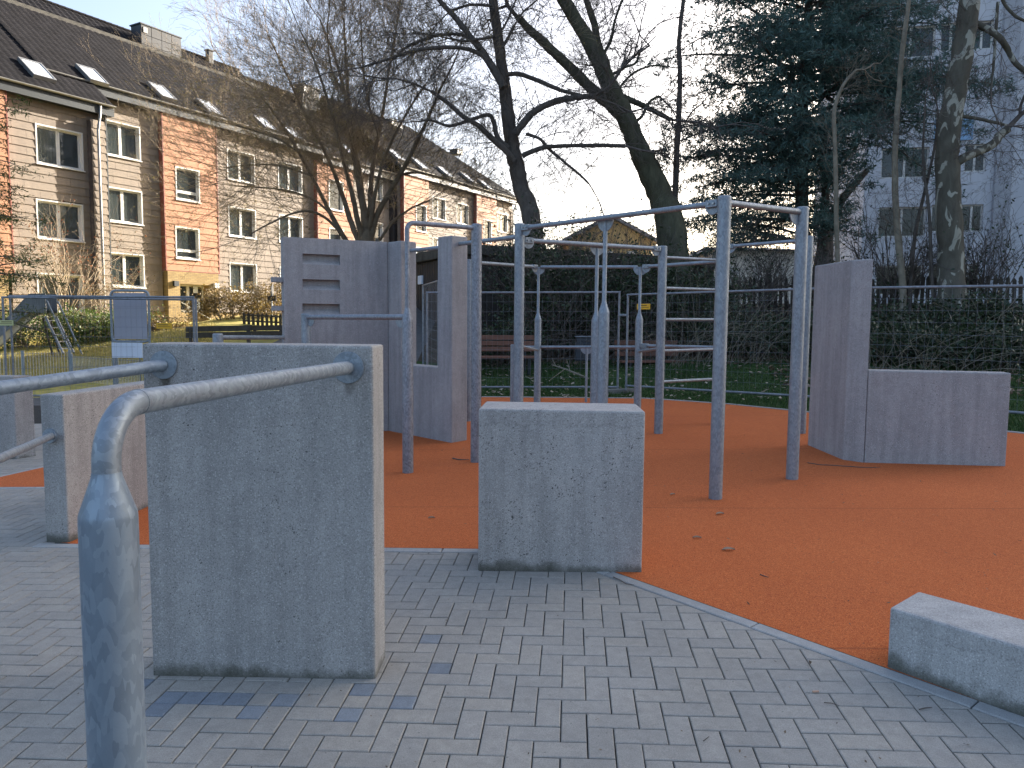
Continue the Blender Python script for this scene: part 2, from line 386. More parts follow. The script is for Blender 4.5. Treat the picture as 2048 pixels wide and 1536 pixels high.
t = NT('high rise render'); v = t.co(); t.color(t.mix(.5, t.ramp(t.noise(.35, 6, .6, v), [(.3, (.50, .51, .53)), (.7, (.62, .63, .65))]), t.ramp(t.noise(2, 5, .6, t.co('Object', (2, 2, .12))), [(.3, .40), (.7, .56)]), 'OVERLAY')); t.set(.85, 0, .3); M['highrise'] = t.m
M['hr_strip'] = simple('grey pilaster', (.36, .37, .39), .8, var=.1); M['hr_blue'] = simple('blue balcony panel', (.25, .42, .62), .4, var=.08)
M['shed'] = simple('dark stained boards', (.050, .042, .036), .8, var=.35, scale=1.5); M['shed_top'] = simple('weathered roof edge', (.07, .066, .056), .9, var=.5, scale=4)
M['cream'] = simple('cream render', (.78, .74, .64), .85, var=.08); M['roof_grey'] = simple('grey far roof', (.20, .19, .19), .8)
M['yellow_house'] = simple('ochre far gable', (.46, .33, .15), .85, var=.12)
M['bench'] = simple('brown bench slat', (.16, .075, .05), .6, var=.25, scale=12); M['darkwood'] = simple('weathered dark board', (.060, .050, .038), .85, var=.4, scale=5, bump=.4)
M['bin'] = simple('anthracite litter bin', (.045, .052, .062), .5, .2); M['yellow_sign'] = simple('yellow plastic sign', (.75, .40, .02), .5, var=.05)
M['pale_sign'] = simple('pale green yellow sign', (.50, .52, .25), .5, var=.05); M['print'] = simple('dark print', (.10, .07, .02), .6)
M['board_grey'] = simple('grey board face', (.36, .36, .40), .5, var=.06, scale=1); M['board_white'] = simple('white sheet', (.70, .74, .80), .5, var=.05)
M['foot'] = simple('recycled concrete foot', (.17, .165, .15), .9, var=.25, scale=9); M['slide'] = simple('brushed slide steel', (.17, .19, .215), .42, .65, var=.2, scale=4)  # slide steel darkened, shade on the slide put into its colour
M['bolt'] = simple('bolt steel', (.32, .34, .36), .35, .9); M['weld'] = simple('rust bloom', (.13, .085, .045), .9, var=.4, scale=30)
M['butt'] = simple('cigarette filter', (.55, .33, .22), .8); M['sign_shaded'] = simple('sign back with painted shade', (.022, .02, .018), .6)  # sign back almost black: its shade is put into the colour

# ================================================================== GROUND
# paver grid frame, fitted to the photograph: origin + axes in the sloping plane
NRM = Vector((-GA, -GB, 1)).normalized()
GU = Vector((.99663741, -.07799595, .02510986)); GU = (GU - NRM * GU.dot(NRM)).normalized(); GV = NRM.cross(GU)
GO = Vector((.15335139, 3.50741629, 0)); GO.z = gz(GO.x, GO.y)
GM = Matrix(((GU.x, GV.x, NRM.x, GO.x), (GU.y, GV.y, NRM.y, GO.y), (GU.z, GV.z, NRM.z, GO.z), (0, 0, 0, 1)))
GMI = GM.inverted()
def L2(px, py):                     # photo pixel on the ground -> grid frame coordinates (metres)
    q = GMI @ G(px, py); return (q.x, q.y)
def W2(x, y):
    q = GMI @ Vector((x, y, gz(x, y))); return (q.x, q.y)
def area2(p): return sum(p[i][0]*p[(i+1) % len(p)][1] - p[(i+1) % len(p)][0]*p[i][1] for i in range(len(p))) / 2
def ccw(p): return p if area2(p) > 0 else p[::-1]
def clip(poly, conv):
    out = poly
    for i in range(len(conv)):
        a, b = conv[i], conv[(i + 1) % len(conv)]; inp = out; out = []
        if not inp: return []
        def side(p): return (b[0]-a[0])*(p[1]-a[1]) - (b[1]-a[1])*(p[0]-a[0])
        for k in range(len(inp)):
            p, q = inp[k], inp[(k + 1) % len(inp)]; sp, sq = side(p), side(q)
            if sp >= 0: out.append(p)
            if (sp > 0 and sq < 0) or (sp < 0 and sq > 0):
                t_ = sp / (sp - sq); out.append((p[0] + (q[0]-p[0])*t_, p[1] + (q[1]-p[1])*t_))
    return out
TIP = L2(-90, 975); CF = W2(-3.14, 6.92); CN = W2(-3.22, 5.27)
EL = L2(-1500, 1076.4)
KC = L2(1103, 1100)                 # corner of the rubber edge, hidden behind the middle block
KD = L2(2650, 1647)
K1 = L2(142, 1088)
RUB = [TIP, CF, CN, K1, KC, KD, L2(3400, 1500), L2(2900, 960), L2(2400, 905), L2(2048, 868), L2(1575, 821), L2(1450, 808.5), L2(1290, 797.5), L2(962, 794.5), L2(760, 800), L2(330, 880)]
rub = ccw(RUB)
def inset_line(a, b, d):            # the line a-b moved d metres to its left
    v = Vector((b[0]-a[0], b[1]-a[1])).normalized(); n = Vector((-v.y, v.x)) * d
    return (a[0]+n.x, a[1]+n.y), (b[0]+n.x, b[1]+n.y)
def isect(a, b, c, d):
    r = (b[0]-a[0], b[1]-a[1]); s = (d[0]-c[0], d[1]-c[1]); den = r[0]*s[1]-r[1]*s[0]
    t_ = ((c[0]-a[0])*s[1]-(c[1]-a[1])*s[0]) / den; return (a[0]+r[0]*t_, a[1]+r[1]*t_)
KW = .08
e1 = inset_line(K1, KC, -KW); e2 = inset_line(KC, KD, -KW)
KCo = isect(e1[0], e1[1], e2[0], e2[1]); e1L = isect(e1[0], e1[1], EL, (EL[0], EL[1] + 1))
R1 = ccw([L2(-1500, 1082), e1[0], KCo, e2[1], L2(2600, 3300), L2(-2500, 3300)])
R2 = ccw([TIP, CF, CN, K1, L2(-1500, 1079)])
R3 = ccw([L2(-1500, 1079), TIP, L2(330, 880), L2(330, 815), L2(-1500, 815)])
e3 = inset_line(TIP, CF, -.06); _l = L2(-1500, 1082); _q = (_l[0] + (e1[0][0]-_l[0])*.985, _l[1] + (e1[0][1]-_l[1])*.985); R2 = ccw([e3[0], e3[1], W2(-3.20, 5.9), _q, _l])
e4 = inset_line(L2(330, 880), TIP, -.06); R3 = ccw([_l, e4[1], e4[0], L2(330, 815), L2(-1500, 815)])

# the bed under the pavers: the pavement's own mesh, its pieces are its children
bed = MB()
P_ = [L2(-2600, 3400), L2(3200, 3400), KD, KC, K1, CN, CF, TIP, L2(330, 880), L2(330, 810), L2(-1600, 810)]
bed.add([(p[0], p[1], -.009) for p in P_], [tuple(range(len(P_)))])
pave = bed.build('pavement', M['joint'], kind='structure'); pave.matrix_world = GM; MWORLD[pave.name] = GM.copy()
def paver_mesh(poly, c=.004, h=.012, g=.0024):
    n = len(poly); cx = sum(p[0] for p in poly)/n; cy = sum(p[1] for p in poly)/n
    def ins(d):
        o = []
        for i in range(n):
            a, b, q = poly[i-1], poly[i], poly[(i+1) % n]
            l1 = inset_line(a, b, d); l2 = inset_line(b, q, d)
            try: o.append(isect(l1[0], l1[1], l2[0], l2[1]))
            except ZeroDivisionError: o.append(l2[0])
        return o
    a, b = ins(g), ins(g + c)
    vs = [(p[0], p[1], -h) for p in a] + [(p[0], p[1], -c * .7) for p in a] + [(p[0], p[1], 0) for p in b]
    fs = [tuple(range(2*n, 3*n))] + [(k*n+i, k*n+(i+1) % n, (k+1)*n+(i+1) % n, (k+1)*n+i) for k in (0, 1) for i in range(n)]
    return vs, fs
# blue-grey cut pavers laid round the blocks, where the photograph shows them
blue_px = [(830,1258),(872,1278),(882,1335),(805,1405),(690,1432),(720,1375),(500,1430),(395,1392),(435,1392),(475,1397),(345,1392),(300,1428),(857,1127),(868,1108),(972,1149),(285,1368),(1110,1149),(560,1397)]
blue_cells = {}
for bx, by in blue_px:
    q = L2(bx, by); blue_cells[(math.floor(q[0]/.1), math.floor(-q[1]/.1))] = 1
pieces = []                          # (polygon, blue?)
for i in range(-110, 80):
    for j in range(-75, 32):
        d = (i - j) % 4
        if d == 0: cells = [(i, j), (i + 1, j)]
        elif d == 3: cells = [(i, j), (i, j + 1)]
        else: continue
        x0, y0 = i * .1, -j * .1
        if d == 0: poly = [(x0, y0 - .1), (x0 + .2, y0 - .1), (x0 + .2, y0), (x0, y0)]
        else: poly = [(x0, y0 - .2), (x0 + .1, y0 - .2), (x0 + .1, y0), (x0, y0)]
        if x0 < -11 or y0 > 9: continue
        halves = [(poly, False)]
        if any(c in blue_cells for c in cells):
            halves = []
            for c in cells:
                cx, cy = c[0]*.1, -c[1]*.1
                halves.append(([(cx, cy-.1), (cx+.1, cy-.1), (cx+.1, cy), (cx, cy)], c in blue_cells))
        for pl, bl in halves:
            cl_ = [q for q in (clip(pl, R_) for R_ in (R1, R2, R3)) if len(q) >= 3]
            if len(cl_) > 1 and sum(abs(area2(q)) for q in cl_) > .985 * abs(area2(pl)): cl_ = [pl]
            for q in cl_:
                if len(q) >= 3:
                    # drop doubled corners
                    qq = [q[k] for k in range(len(q)) if math.dist(q[k], q[k-1]) > .004]
                    if len(qq) >= 3 and abs(area2(qq)) > .0007: pieces.append((ccw(qq), bl, abs(abs(area2(qq)) - .02) < 1e-5))
def pxarea(poly):
    w_ = [PROJ(GM @ Vector((p[0], p[1], 0))) for p in poly]
    cx = sum(p[0] for p in w_)/len(w_); cy = sum(p[1] for p in w_)/len(w_)
    if not (-10 < cx < 2058 and 700 < cy < 1545): return 0
    if 300 < cx < 745 and cy < 1350: return 0          # behind the large block
    if 150 < cx < 270 and cy > 1010: return 0          # behind the near post
    return abs(area2(w_))
pieces = [(a, b, c, pxarea(a)) for a, b, c in pieces if min(math.hypot(*( (GM @ Vector((p[0], p[1], 0)) ).xy)) for p in a) < 13]
pieces.sort(key=lambda q: -q[3])
rr = random.Random(3); shared = {}
sv, sf, st = [], [], []
for n_, (poly, bl, full, ar) in enumerate(pieces):
    dz = rr.uniform(-.0012, .0012); cx = sum(p[0] for p in poly)/len(poly); cy = sum(p[1] for p in poly)/len(poly)
    if n_ < 292:
        key = None
        if full: key = (round(poly[1][0]-poly[0][0], 2), bl)
        if key and key in shared: me = shared[key]
        else:
            vs, fs = paver_mesh([(p[0]-cx, p[1]-cy) for p in poly]); me = bpy.data.meshes.new('paver'); me.from_pydata(vs, [], fs); me.materials.append(M['paver_blue' if bl else 'paver'])
            if key: shared[key] = me
        o = bpy.data.objects.new('paver', me); COL.objects.link(o); o.parent = pave
        o.location = (cx + rr.uniform(-.0007, .0007), cy + rr.uniform(-.0007, .0007), dz)
        o.rotation_euler = (rr.uniform(-.004, .004), rr.uniform(-.004, .004), rr.uniform(-.004, .004))
        if bl: o['label'] = 'blue grey cut half paver'
    else:
        vs, fs = paver_mesh(poly); b = len(sv); sv += [(v[0], v[1], v[2] + dz) for v in vs]
        for q in fs: sf.append(tuple(k + b for k in q)); st.append(((n_ * 7919) % 997) / 997)
me = bpy.data.meshes.new('paver_field'); me.from_pydata(sv, [], sf); at = me.attributes.new('tint', 'FLOAT', 'FACE'); at.data.foreach_set('value', st); me.materials.append(M['paver'])
o = bpy.data.objects.new('paver_field', me); COL.objects.link(o); o.parent = pave; o['kind'] = 'stuff'
# kerb stones along the edge of the rubber
def kerb_run(a, b, w_, first=1.0, n=40, z=.004):
    v = Vector((b[0]-a[0], b[1]-a[1])); L = v.length; v.normalize(); nn = Vector((v.y, -v.x)); s = 0; st_ = first
    while s < L - .02 and n > 0:
        e = min(s + st_, L); g = .002
        pl = [(a[0]+v.x*(s+g), a[1]+v.y*(s+g)), (a[0]+v.x*(e-g), a[1]+v.y*(e-g))]
        pl += [(pl[1][0]+nn.x*w_, pl[1][1]+nn.y*w_), (pl[0][0]+nn.x*w_, pl[0][1]+nn.y*w_)]
        vs, fs = paver_mesh(ccw(pl), c=.006, h=.03, g=.001); mb = MB(); mb.add([(p[0], p[1], p[2]+z) for p in vs], fs)
        o = mb.build('kerb_stone', M['kerb'], pave); s = e; st_ = 1.0; n -= 1
_d = Vector((K1[0]-KC[0], K1[1]-KC[1])).normalized(); kerb_run((K1[0]+_d.x*.24, K1[1]+_d.y*.24), KC, KW, .9); kerb_run(KC, KD, KW, .55)
kerb_run(TIP, CF, .06, .8); kerb_run(L2(330, 880), TIP, .06, .8)

# rubber play surface
me = bpy.data.meshes.new('rubber_surface'); me.from_pydata([(p[0], p[1], .003) for p in rub] , [], [tuple(range(len(rub)))]); me.materials.append(M['rubber'])
o = bpy.data.objects.new('rubber_surface', me); COL.objects.link(o); o.matrix_world = GM; o['kind'] = 'structure'; MWORLD[o.name] = GM.copy(); rubber = o
# thin concrete edging at its far side
far_edge = [L2(3400, 1010), L2(2400, 905), L2(2048, 868), L2(1575, 821), L2(1450, 808.5), L2(1290, 797.5), L2(962, 794.5), L2(760, 800)]
for a, b in zip(far_edge, far_edge[1:]):
    v = Vector((b[0]-a[0], b[1]-a[1])); n_ = Vector((v.y, -v.x)).normalized() * .06
    mb = MB(); mb.prism(ccw([a, b, (b[0]+n_.x, b[1]+n_.y), (a[0]+n_.x, a[1]+n_.y)]), -.05, .012); mb.build('edging_strip', M['kerb'], rubber)

# terrain all round: one sheet to the horizon, slightly below the paved plane, rising to lawn, bank and garden
def smooth(a, b, x): t_ = max(0, min(1, (x - a) / (b - a))); return t_ * t_ * (3 - 2 * t_)
def terrain(x, y):
    z = gz(min(max(x, -14), 10), min(y, 14.5)) - .03
    # lawn and bank behind the fence (right), seen from 14 m on
    fy = y + .42 * max(0, x - 2)
    r = smooth(-6.5, -2.0, x)
    z += r * (.33 * smooth(13.9, 18.3, fy) + 1.0 * smooth(17.4, 25, fy) + .6 * smooth(25, 40, fy))
    # garden and slope up to the apartment house (left)
    l = 1 - smooth(-4.5, -1.0, x)
    z += l * (.55 * smooth(15.5, 21, y) + .95 * smooth(20, 33, y + .35 * (x + 17)) + .25 * smooth(20.3, 22.5, y) * smooth(-12.5, -10.5, x) * (1 - smooth(-9.5, -7.5, x)))
    return z
xs = np.concatenate([np.linspace(-600, -40, 8), np.linspace(-36, 36, 97), np.linspace(40, 600, 8)])
ys = np.concatenate([np.linspace(-300, -12, 6), np.linspace(-10, 70, 107), np.linspace(76, 900, 9)])
tv = [(x, y, terrain(x, y) + (.03 * math.sin(x * 2.1 + y) * math.sin(y * 1.7) if y > 15 else 0)) for y in ys for x in xs]
nx = len(xs); tf = [(j*nx+i, j*nx+i+1, (j+1)*nx+i+1, (j+1)*nx+i) for j in range(len(ys)-1) for i in range(nx-1)]
tm = bpy.data.meshes.new('ground'); tm.from_pydata(tv, [], tf); tm.materials.append(M['soil']); tm.materials.append(M['lawn']); tm.materials.append(M['drygrass']); tm.materials.append(M['asphalt'])
mi = []
for p in tm.polygons:
    c = p.center; k = 0
    if c.x > -3.2 and c.y + .42 * max(0, c.x - 2) < 18.2 and c.y > 3: k = 1
    if c.x < -4 and 15 < c.y < 34: k = 2
    if c.x < -12.6 and c.y > 30: k = 2
    if -6.5 < c.x < -1.9 and 15.0 < c.y < 30: k = 3
    if c.x <= -4 and c.y <= 15: k = 3
    mi.append(k)
tm.polygons.foreach_set('material_index', mi); tm.polygons.foreach_set('use_smooth', [True] * len(tm.polygons))
o = bpy.data.objects.new('ground', tm); COL.objects.link(o); o['kind'] = 'structure'

# ================================================================== CONCRETE BLOCKS AND WALLS
def base_of(pts): return Vector((sum(p[0] for p in pts)/len(pts), sum(p[1] for p in pts)/len(pts), 0))
def block(name, label, cat, poly, ztop, mat, bevel=.012, group=None):
    poly = ccw(poly); mb = MB(); mb.prism(poly, [gz(*p) - .06 for p in poly], ztop)
    o = mb.build(name, M[mat], bevel=bevel)
    c = base_of(poly); c.z = min(gz(*p) for p in poly); rebase(o, c); tag(o, label, cat, group); return o
# large block
block('concrete_block', 'large upright grey concrete slab in the foreground with two steel rails bolted to its front', 'concrete slab',
      [(-1.60, 3.27), tuple(G(751, 1359).xy), tuple(G(771, 1312).xy), (-1.575, 3.49)], 1.515, 'conc_a')
block('concrete_block', 'pitted square concrete block standing half on pavers and half on the orange surface', 'concrete block',
      [(-.20, 4.54), (.79, 4.45), (.805, 4.88), (-.172, 4.96)], 1.095, 'conc_b')
block('concrete_wall', 'low concrete wall left of the big slab with a thin rail fixed to its narrow end', 'concrete wall',
      [(-3.31, 5.28), (-3.13, 5.25), (-2.95, 6.92), (-3.13, 6.94)], 1.085, 'conc_c')
block('concrete_wall', 'low concrete wall at the far left edge, cut off by the photo frame', 'concrete wall',
      [(-6.9, 8.25), (-5.54, 8.39), (-5.44, 8.57), (-6.9, 8.45)], .965, 'conc_c')
g0 = Vector((1.66, 3.22)); gp1 = HZ(1779, 1216, .385); gb1 = HZ(1836, 1183, .385); gp2 = HZ(2048, 1294, .39); gb2 = HZ(2048, 1237, .39)
v1 = (gp2 - gp1).normalized(); v2 = (gb2 - gb1).normalized()
block('concrete_bench', 'long low concrete bench block in the front right corner', 'concrete bench',
      [(gp1.x, gp1.y), (gp1.x + v1.x*1.9, gp1.y + v1.y*1.9), (gb1.x + v2.x*1.9, gb1.y + v2.y*1.9), (gb1.x, gb1.y)], .388, 'conc_g')
# right wall: tall angled pylon and the low wall that starts from it
pf = [(3.29, 8.34), (3.33, 7.53), (3.47, 7.37), (3.525, 7.60), (3.55, 7.70), (3.53, 8.37)]
T = thing('climbing_wall', 'tall angled concrete pylon with a low wall running right from its foot', 'climbing wall', (3.5, 7.5, gz(3.5, 7.5)))
mb = MB(); pf = ccw(pf); mb.prism(pf, [gz(*p) - .06 for p in pf], 2.245); mb.build('pylon', M['conc_f'], T, world=True, bevel=.012)
lw = ccw([(3.475, 7.375), (4.69, 7.10), (4.745, 7.31), (3.53, 7.59)]); mb = MB(); mb.prism(lw, [gz(*p) - .06 for p in lw], ZA(744, 4.2, 7.2)); mb.build('low_wall', M['conc_f'], T, world=True, bevel=.012)
# wall E: folded climbing wall with three hand slots, a notch and two foot ledges
T = thing('climbing_wall', 'tall folded concrete climbing wall with three slots and an open notch', 'climbing wall', (-1.6, 9.6, gz(-1.6, 9.6)))
def slab(p, q, zb, zt, th, rects, depth, notch=None):
    """upright slab from ground point p to q (front face), thickness th behind; rects = recesses (s0,s1,z0,z1) with sloping sills"""
    p, q = Vector(p), Vector(q); L = (q - p).length; d = (q - p) / L; inw = Vector((-d.y, d.x))
    if inw.y < 0: inw = -inw
    def W(s, t_, z): w_ = p + d * s + inw * t_; return (w_.x, w_.y, z)
    ss = sorted({0, L, *[r[0] for r in rects], *[r[1] for r in rects]}); zz = sorted({zb, zt, *[r[2] for r in rects], *[r[3] for r in rects]})
    mb = MB(); V_ = {}
    def vid(s, t_, z):
        k = (round(s, 4), round(t_, 4), round(z, 4))
        if k not in V_: V_[k] = len(mb.v); mb.v.append(W(s, t_, z))
        return V_[k]
    def hole(a, b, c, e): return any(r[0] - 1e-6 <= a and b <= r[1] + 1e-6 and r[2] - 1e-6 <= c and e <= r[3] + 1e-6 for r in rects)
    for a, b in zip(ss, ss[1:]):
        for c, e in zip(zz, zz[1:]):
            if not hole(a, b, c, e): mb.f.append((vid(a,0,c), vid(b,0,c), vid(b,0,e), vid(a,0,e)))
            mb.f.append((vid(b,th,c), vid(a,th,c), vid(a,th,e), vid(b,th,e)))
        mb.f.append((vid(a,0,zt), vid(b,0,zt), vid(b,th,zt), vid(a,th,zt))); mb.f.append((vid(b,0,zb), vid(a,0,zb), vid(a,th,zb), vid(b,th,zb)))
    for c, e in zip(zz, zz[1:]):
        mb.f.append((vid(0,th,c), vid(0,0,c), vid(0,0,e), vid(0,th,e))); mb.f.append((vid(L,0,c), vid(L,th,c), vid(L,th,e), vid(L,0,e)))
    for s0, s1, z0, z1 in rects:
        sl = z0 + (z1 - z0) * .45
        mb.f.append((vid(s0,depth,sl), vid(s1,depth,sl), vid(s1,depth,z1), vid(s0,depth,z1)))       # back of the slot
        mb.f.append((vid(s0,0,z0), vid(s1,0,z0), vid(s1,depth,sl), vid(s0,depth,sl)))               # sloping sill
        mb.f.append((vid(s0,depth,z1), vid(s1,depth,z1), vid(s1,0,z1), vid(s0,0,z1)))
        mb.f.append((vid(s0,0,z0), vid(s0,depth,sl), vid(s0,depth,z1), vid(s0,0,z1))); mb.f.append((vid(s1,depth,sl), vid(s1,0,z0), vid(s1,0,z1), vid(s1,depth,z1)))
    return mb
pE, qE, rE = Vector((-2.79, 9.29)), Vector((-1.61, 9.83)), Vector((-.71, 8.87))
dE = (qE - pE).normalized()
def sE(px, py):                       # distance along panel 1 of photo pixel
    d = ray(px, py); n = Vector((dE.y, -dE.x, 0)); t_ = ((Vector((pE.x, pE.y, 0)) - Vector((0, 0, EYE))).dot(n)) / d.dot(n)
    h = d * t_ + Vector((0, 0, EYE)); return (h.xy - pE).dot(dE), h.z
rects = []
for y0, y1 in ((507, 528), (558, 579), (607, 628)):
    s0, za = sE(605, y0); s1, zb_ = sE(680, y0 + 1); _, zl = sE(605, y1); rects.append((s0, s1, zl, za))
slab(pE, qE, 0.02, 2.615, .20, rects, .075).build('slotted_panel', M['conc_e'], T, world=True, bevel=.008)
# panel 2 with the notch, drawn in its own plane and extruded
dP = (rE - qE); LP = dP.length; dP.normalize(); inP = Vector((-dP.y, dP.x)); inP = inP if inP.x > 0 else -inP
def sP(px):
    d = ray(px, 600); n = Vector((dP.y, -dP.x, 0)); t_ = ((Vector((qE.x, qE.y, 0)) - Vector((0, 0, EYE))).dot(n)) / d.dot(n)
    return ((d * t_ + Vector((0, 0, EYE))).xy - qE).dot(dP)
sn0, sn1 = sP(802), sP(875); zn = ZA(733, -1.05, 9.23)
prof = [(0.0008, .02), (LP, .02), (LP, 2.60), (sn1, 2.60), (sn1, zn), (sn0, zn), (sn0, 2.612), (0.0008, 2.612)]
mb = MB(); n_ = len(prof); TH = .24
vs = [(qE.x + dP.x*s, qE.y + dP.y*s, z) for s, z in prof] + [(qE.x + dP.x*s + inP.x*TH, qE.y + dP.y*s + inP.y*TH, z) for s, z in prof]
mb.add(vs, [tuple(range(n_)), tuple(range(2*n_-1, n_-1, -1))] + [(i, i+n_, (i+1) % n_ + n_, (i+1) % n_) for i in range(n_)])
mb.build('notched_panel', M['conc_e'], T, world=True, bevel=.012)
nE = Vector((-dE.y, dE.x))
av = (nE + inP).normalized(); mb = MB(); fp = ccw([tuple(qE + av * .006), tuple(qE + inP * .236 + dP * .002), tuple(qE + av * .26), tuple(qE + nE * .196 - dE * .002)]); mb.prism(fp, .03, 2.60); mb.build('fold_fill', M['conc_e'], T, world=True)
for py in (560, 617):
    z = ZA(py, pE.x, pE.y + .1); c = pE + nE * .10; mb = MB()
    Mx = Matrix.Translation((c.x, c.y, z)) @ Matrix.Rotation(math.atan2(dE.y, dE.x), 4, 'Z')
    mb.box(-.13, .002, -.07, .07, -.03, .03, Mx); mb.build('foot_ledge', M['conc_e'], T, world=True, bevel=.004)

# ================================================================== STEEL: rails, posts and bars
R_POST, R_BAR, R_THIN = .054, .0242, .0212
def dome_post(mb, x, y, zb, zt, r=R_POST, n=24):
    mb.tube([(x, y, zb), (x, y, zt - .012), (x, y, zt - .004), (x, y, zt)], [r, r, r * .93, r * .80], n)
def cone_post(mb, x, y, zb, zc0, zc1, zt, r=R_POST, r2=R_THIN, n=20):
    mb.tube([(x, y, zb), (x, y, zc0 - .01), (x, y, zc0), (x, y, zc1), (x, y, zc1 + .01), (x, y, zt)], [r, r, r * .985, r2 * 1.12, r2, r2], n)
def plate(mb, x, y, z, ang, R=.085, th=.009):     # half-round gusset under a bar, in the vertical plane of direction ang
    c, s = math.cos(ang), math.sin(ang); prof = [(-R, 0)] + [(-R * math.cos(a), -R * math.sin(a)) for a in [k * math.pi / 12 for k in range(1, 12)]] + [(R, 0), (R, .022), (-R, .022)]
    n = len(prof); nx, ny = -s * th / 2, c * th / 2
    vs = [(x + c*u - nx, y + s*u - ny, z + v) for u, v in prof] + [(x + c*u + nx, y + s*u + ny, z + v) for u, v in prof]
    mb.add(vs, [tuple(range(n)), tuple(range(2*n-1, n-1, -1))] + [(i, i+n, (i+1) % n + n, (i+1) % n) for i in range(n)])
def flange(mb, p, d, r=.062, th=.008, n=28):      # round plate, p on the wall, d away from it
    p, d = Vector(p), Vector(d).normalized(); mb.tube([p + d * .0005, p + d * (th - .002), p + d * th], [r, r, r * .97], n)
def parts(T, items):
    for nm, mb, mat, kw in items: mb.build(nm, M[mat], T, smooth=True, world=True, **kw)
# --- rail 1: near post with a swan neck, bar to the large slab
A0 = Vector((-1.60, 3.27, 0)); A1 = G(751, 1359); A1.z = 0; dA = (A1 - A0).normalized(); nA = Vector((dA.y, -dA.x, 0))
def onA(px, py):
    d = ray(px, py); t_ = (A0 - Vector((0, 0, EYE))).dot(nA) / d.dot(nA); return d * t_ + Vector((0, 0, EYE))
px_, py_ = XD(202, 1.545); fl = onA(697, 735); zt = ZA(815, px_, py_)
T = thing('railing', 'thick galvanised post in the near left corner whose bent pipe runs to the big slab', 'handrail', (px_, py_, gz(px_, py_)))
zc0, zc1 = ZA(1026, px_, py_), ZA(950, px_, py_)
mb = MB(); mb.tube([(px_, py_, gz(px_, py_) - .05), (px_, py_, zc0 - .02), (px_, py_, zc0 - .006), (px_, py_, zc0 + .002), (px_, py_, zc1 - .004), (px_, py_, zc1 + .006)], [.0565, .0565, .0562, .0550, .0300, .0285], 40)
mb.build('post', M['galv_big'], T, smooth=True, world=True)
b0 = Vector((px_, py_, zc1)); top = Vector((px_, py_, zt)); dirb = (fl - top).normalized(); rb = .118
pts = [b0, top - Vector((0, 0, rb))]
cen = top - Vector((0, 0, rb)) + dirb * rb
for k in range(1, 10):
    a = k / 10 * math.pi / 2; pts.append(cen - dirb * rb * math.cos(a) + Vector((0, 0, rb * math.sin(a))))
pts += [top + dirb * rb + Vector((0, 0, 0)), top.lerp(fl, .5), fl + nA * -0.0]
mb = MB(); mb.tube(pts, .0278, 28); mb.build('rail', M['galv'], T, smooth=True, world=True)
mb = MB(); flange(mb, fl + nA * .001, nA, .068); mb.build('flange', M['galv'], T, smooth=True, world=True)
mb = MB(); mb.tube([top + dirb * .0 + dirb*rb, top + dirb * (rb + .012)], .0288, 24); mb.build('weld_seam', M['galv'], T, smooth=True, world=True)
# --- rail 2
f2 = onA(328, 730); e2_ = AT(0, 776, 2.75); d2 = (e2_ - f2).normalized(); end2 = f2 + d2 * 2.0
T = thing('railing', 'galvanised rail from the upper left corner of the big slab out of frame', 'handrail', (end2.x, end2.y, gz(end2.x, end2.y)))
mb = MB(); mb.tube([f2, f2.lerp(end2, .5), end2], .0262, 24); mb.build('rail', M['galv'], T, smooth=True, world=True)
mb = MB(); flange(mb, f2 + nA * .001, nA, .061); mb.build('flange', M['galv'], T, smooth=True, world=True)
mb = MB(); dome_post(mb, end2.x, end2.y, gz(end2.x, end2.y) - .05, end2.z + .04); mb.build('post', M['galv_big'], T, smooth=True, world=True)
# grime and rust that has run from the bolts below both flanges: part of the slab's own surface
slabo = bpy.data.objects['concrete_block']; t = NT.__new__(NT); t.m = M['conc_a']; t.t = t.m.node_tree; t.b = t.t.nodes['Principled BSDF']; t.tc = None
src = t.b.inputs['Base Color'].links[0].from_socket
for fp_, rx_, rz_, st_ in ((f2, .035, .065, .8), (fl, .03, .05, .45)):
    c_ = fp_ - slabo.location + Vector((.005, 0, -.078))
    vm = t.n('VectorMath', operation='SUBTRACT'); t.l(t.co(), vm.inputs[0]); vm.inputs[1].default_value = c_
    v2 = t.n('VectorMath', operation='MULTIPLY'); t.l(vm.outputs[0], v2.inputs[0]); v2.inputs[1].default_value = (1/rx_, .3, 1/rz_)
    v3 = t.n('VectorMath', operation='LENGTH'); t.l(v2.outputs[0], v3.inputs[0])
    mk = t.ramp(t.math('ADD', v3.outputs[1], t.math('MULTIPLY', t.math('SUBTRACT', t.noise(45, 4, .7), .5), 1.2)), [(.35, 1.0), (1.0, 0.0)])
    src = t.mix(t.math('MULTIPLY', mk, st_), src, (.055, .045, .032))
t.l(src, t.b.inputs['Base Color'])
# --- rail 3 on the low left wall
f3 = AT(104, 871, 5.33); e3_ = AT(0, 917, 3.95); d3 = (e3_ - f3).normalized(); end3 = f3 + d3 * 2.3
T = thing('railing', 'thin rail bolted to the narrow end of the low left wall', 'handrail', (end3.x, end3.y, gz(end3.x, end3.y)))
mb = MB(); mb.tube([f3, f3.lerp(end3, .5), end3], .0245, 20); mb.build('rail', M['galv'], T, smooth=True, world=True)
mb = MB(); flange(mb, f3 + Vector((0, .0, 0)) , (-.15, -1, 0), .052, .03); mb.build('flange', M['galv'], T, smooth=True, world=True)
mb = MB(); dome_post(mb, end3.x, end3.y, gz(end3.x, end3.y) - .05, end3.z + .04); mb.build('post', M['galv_big'], T, smooth=True, world=True)
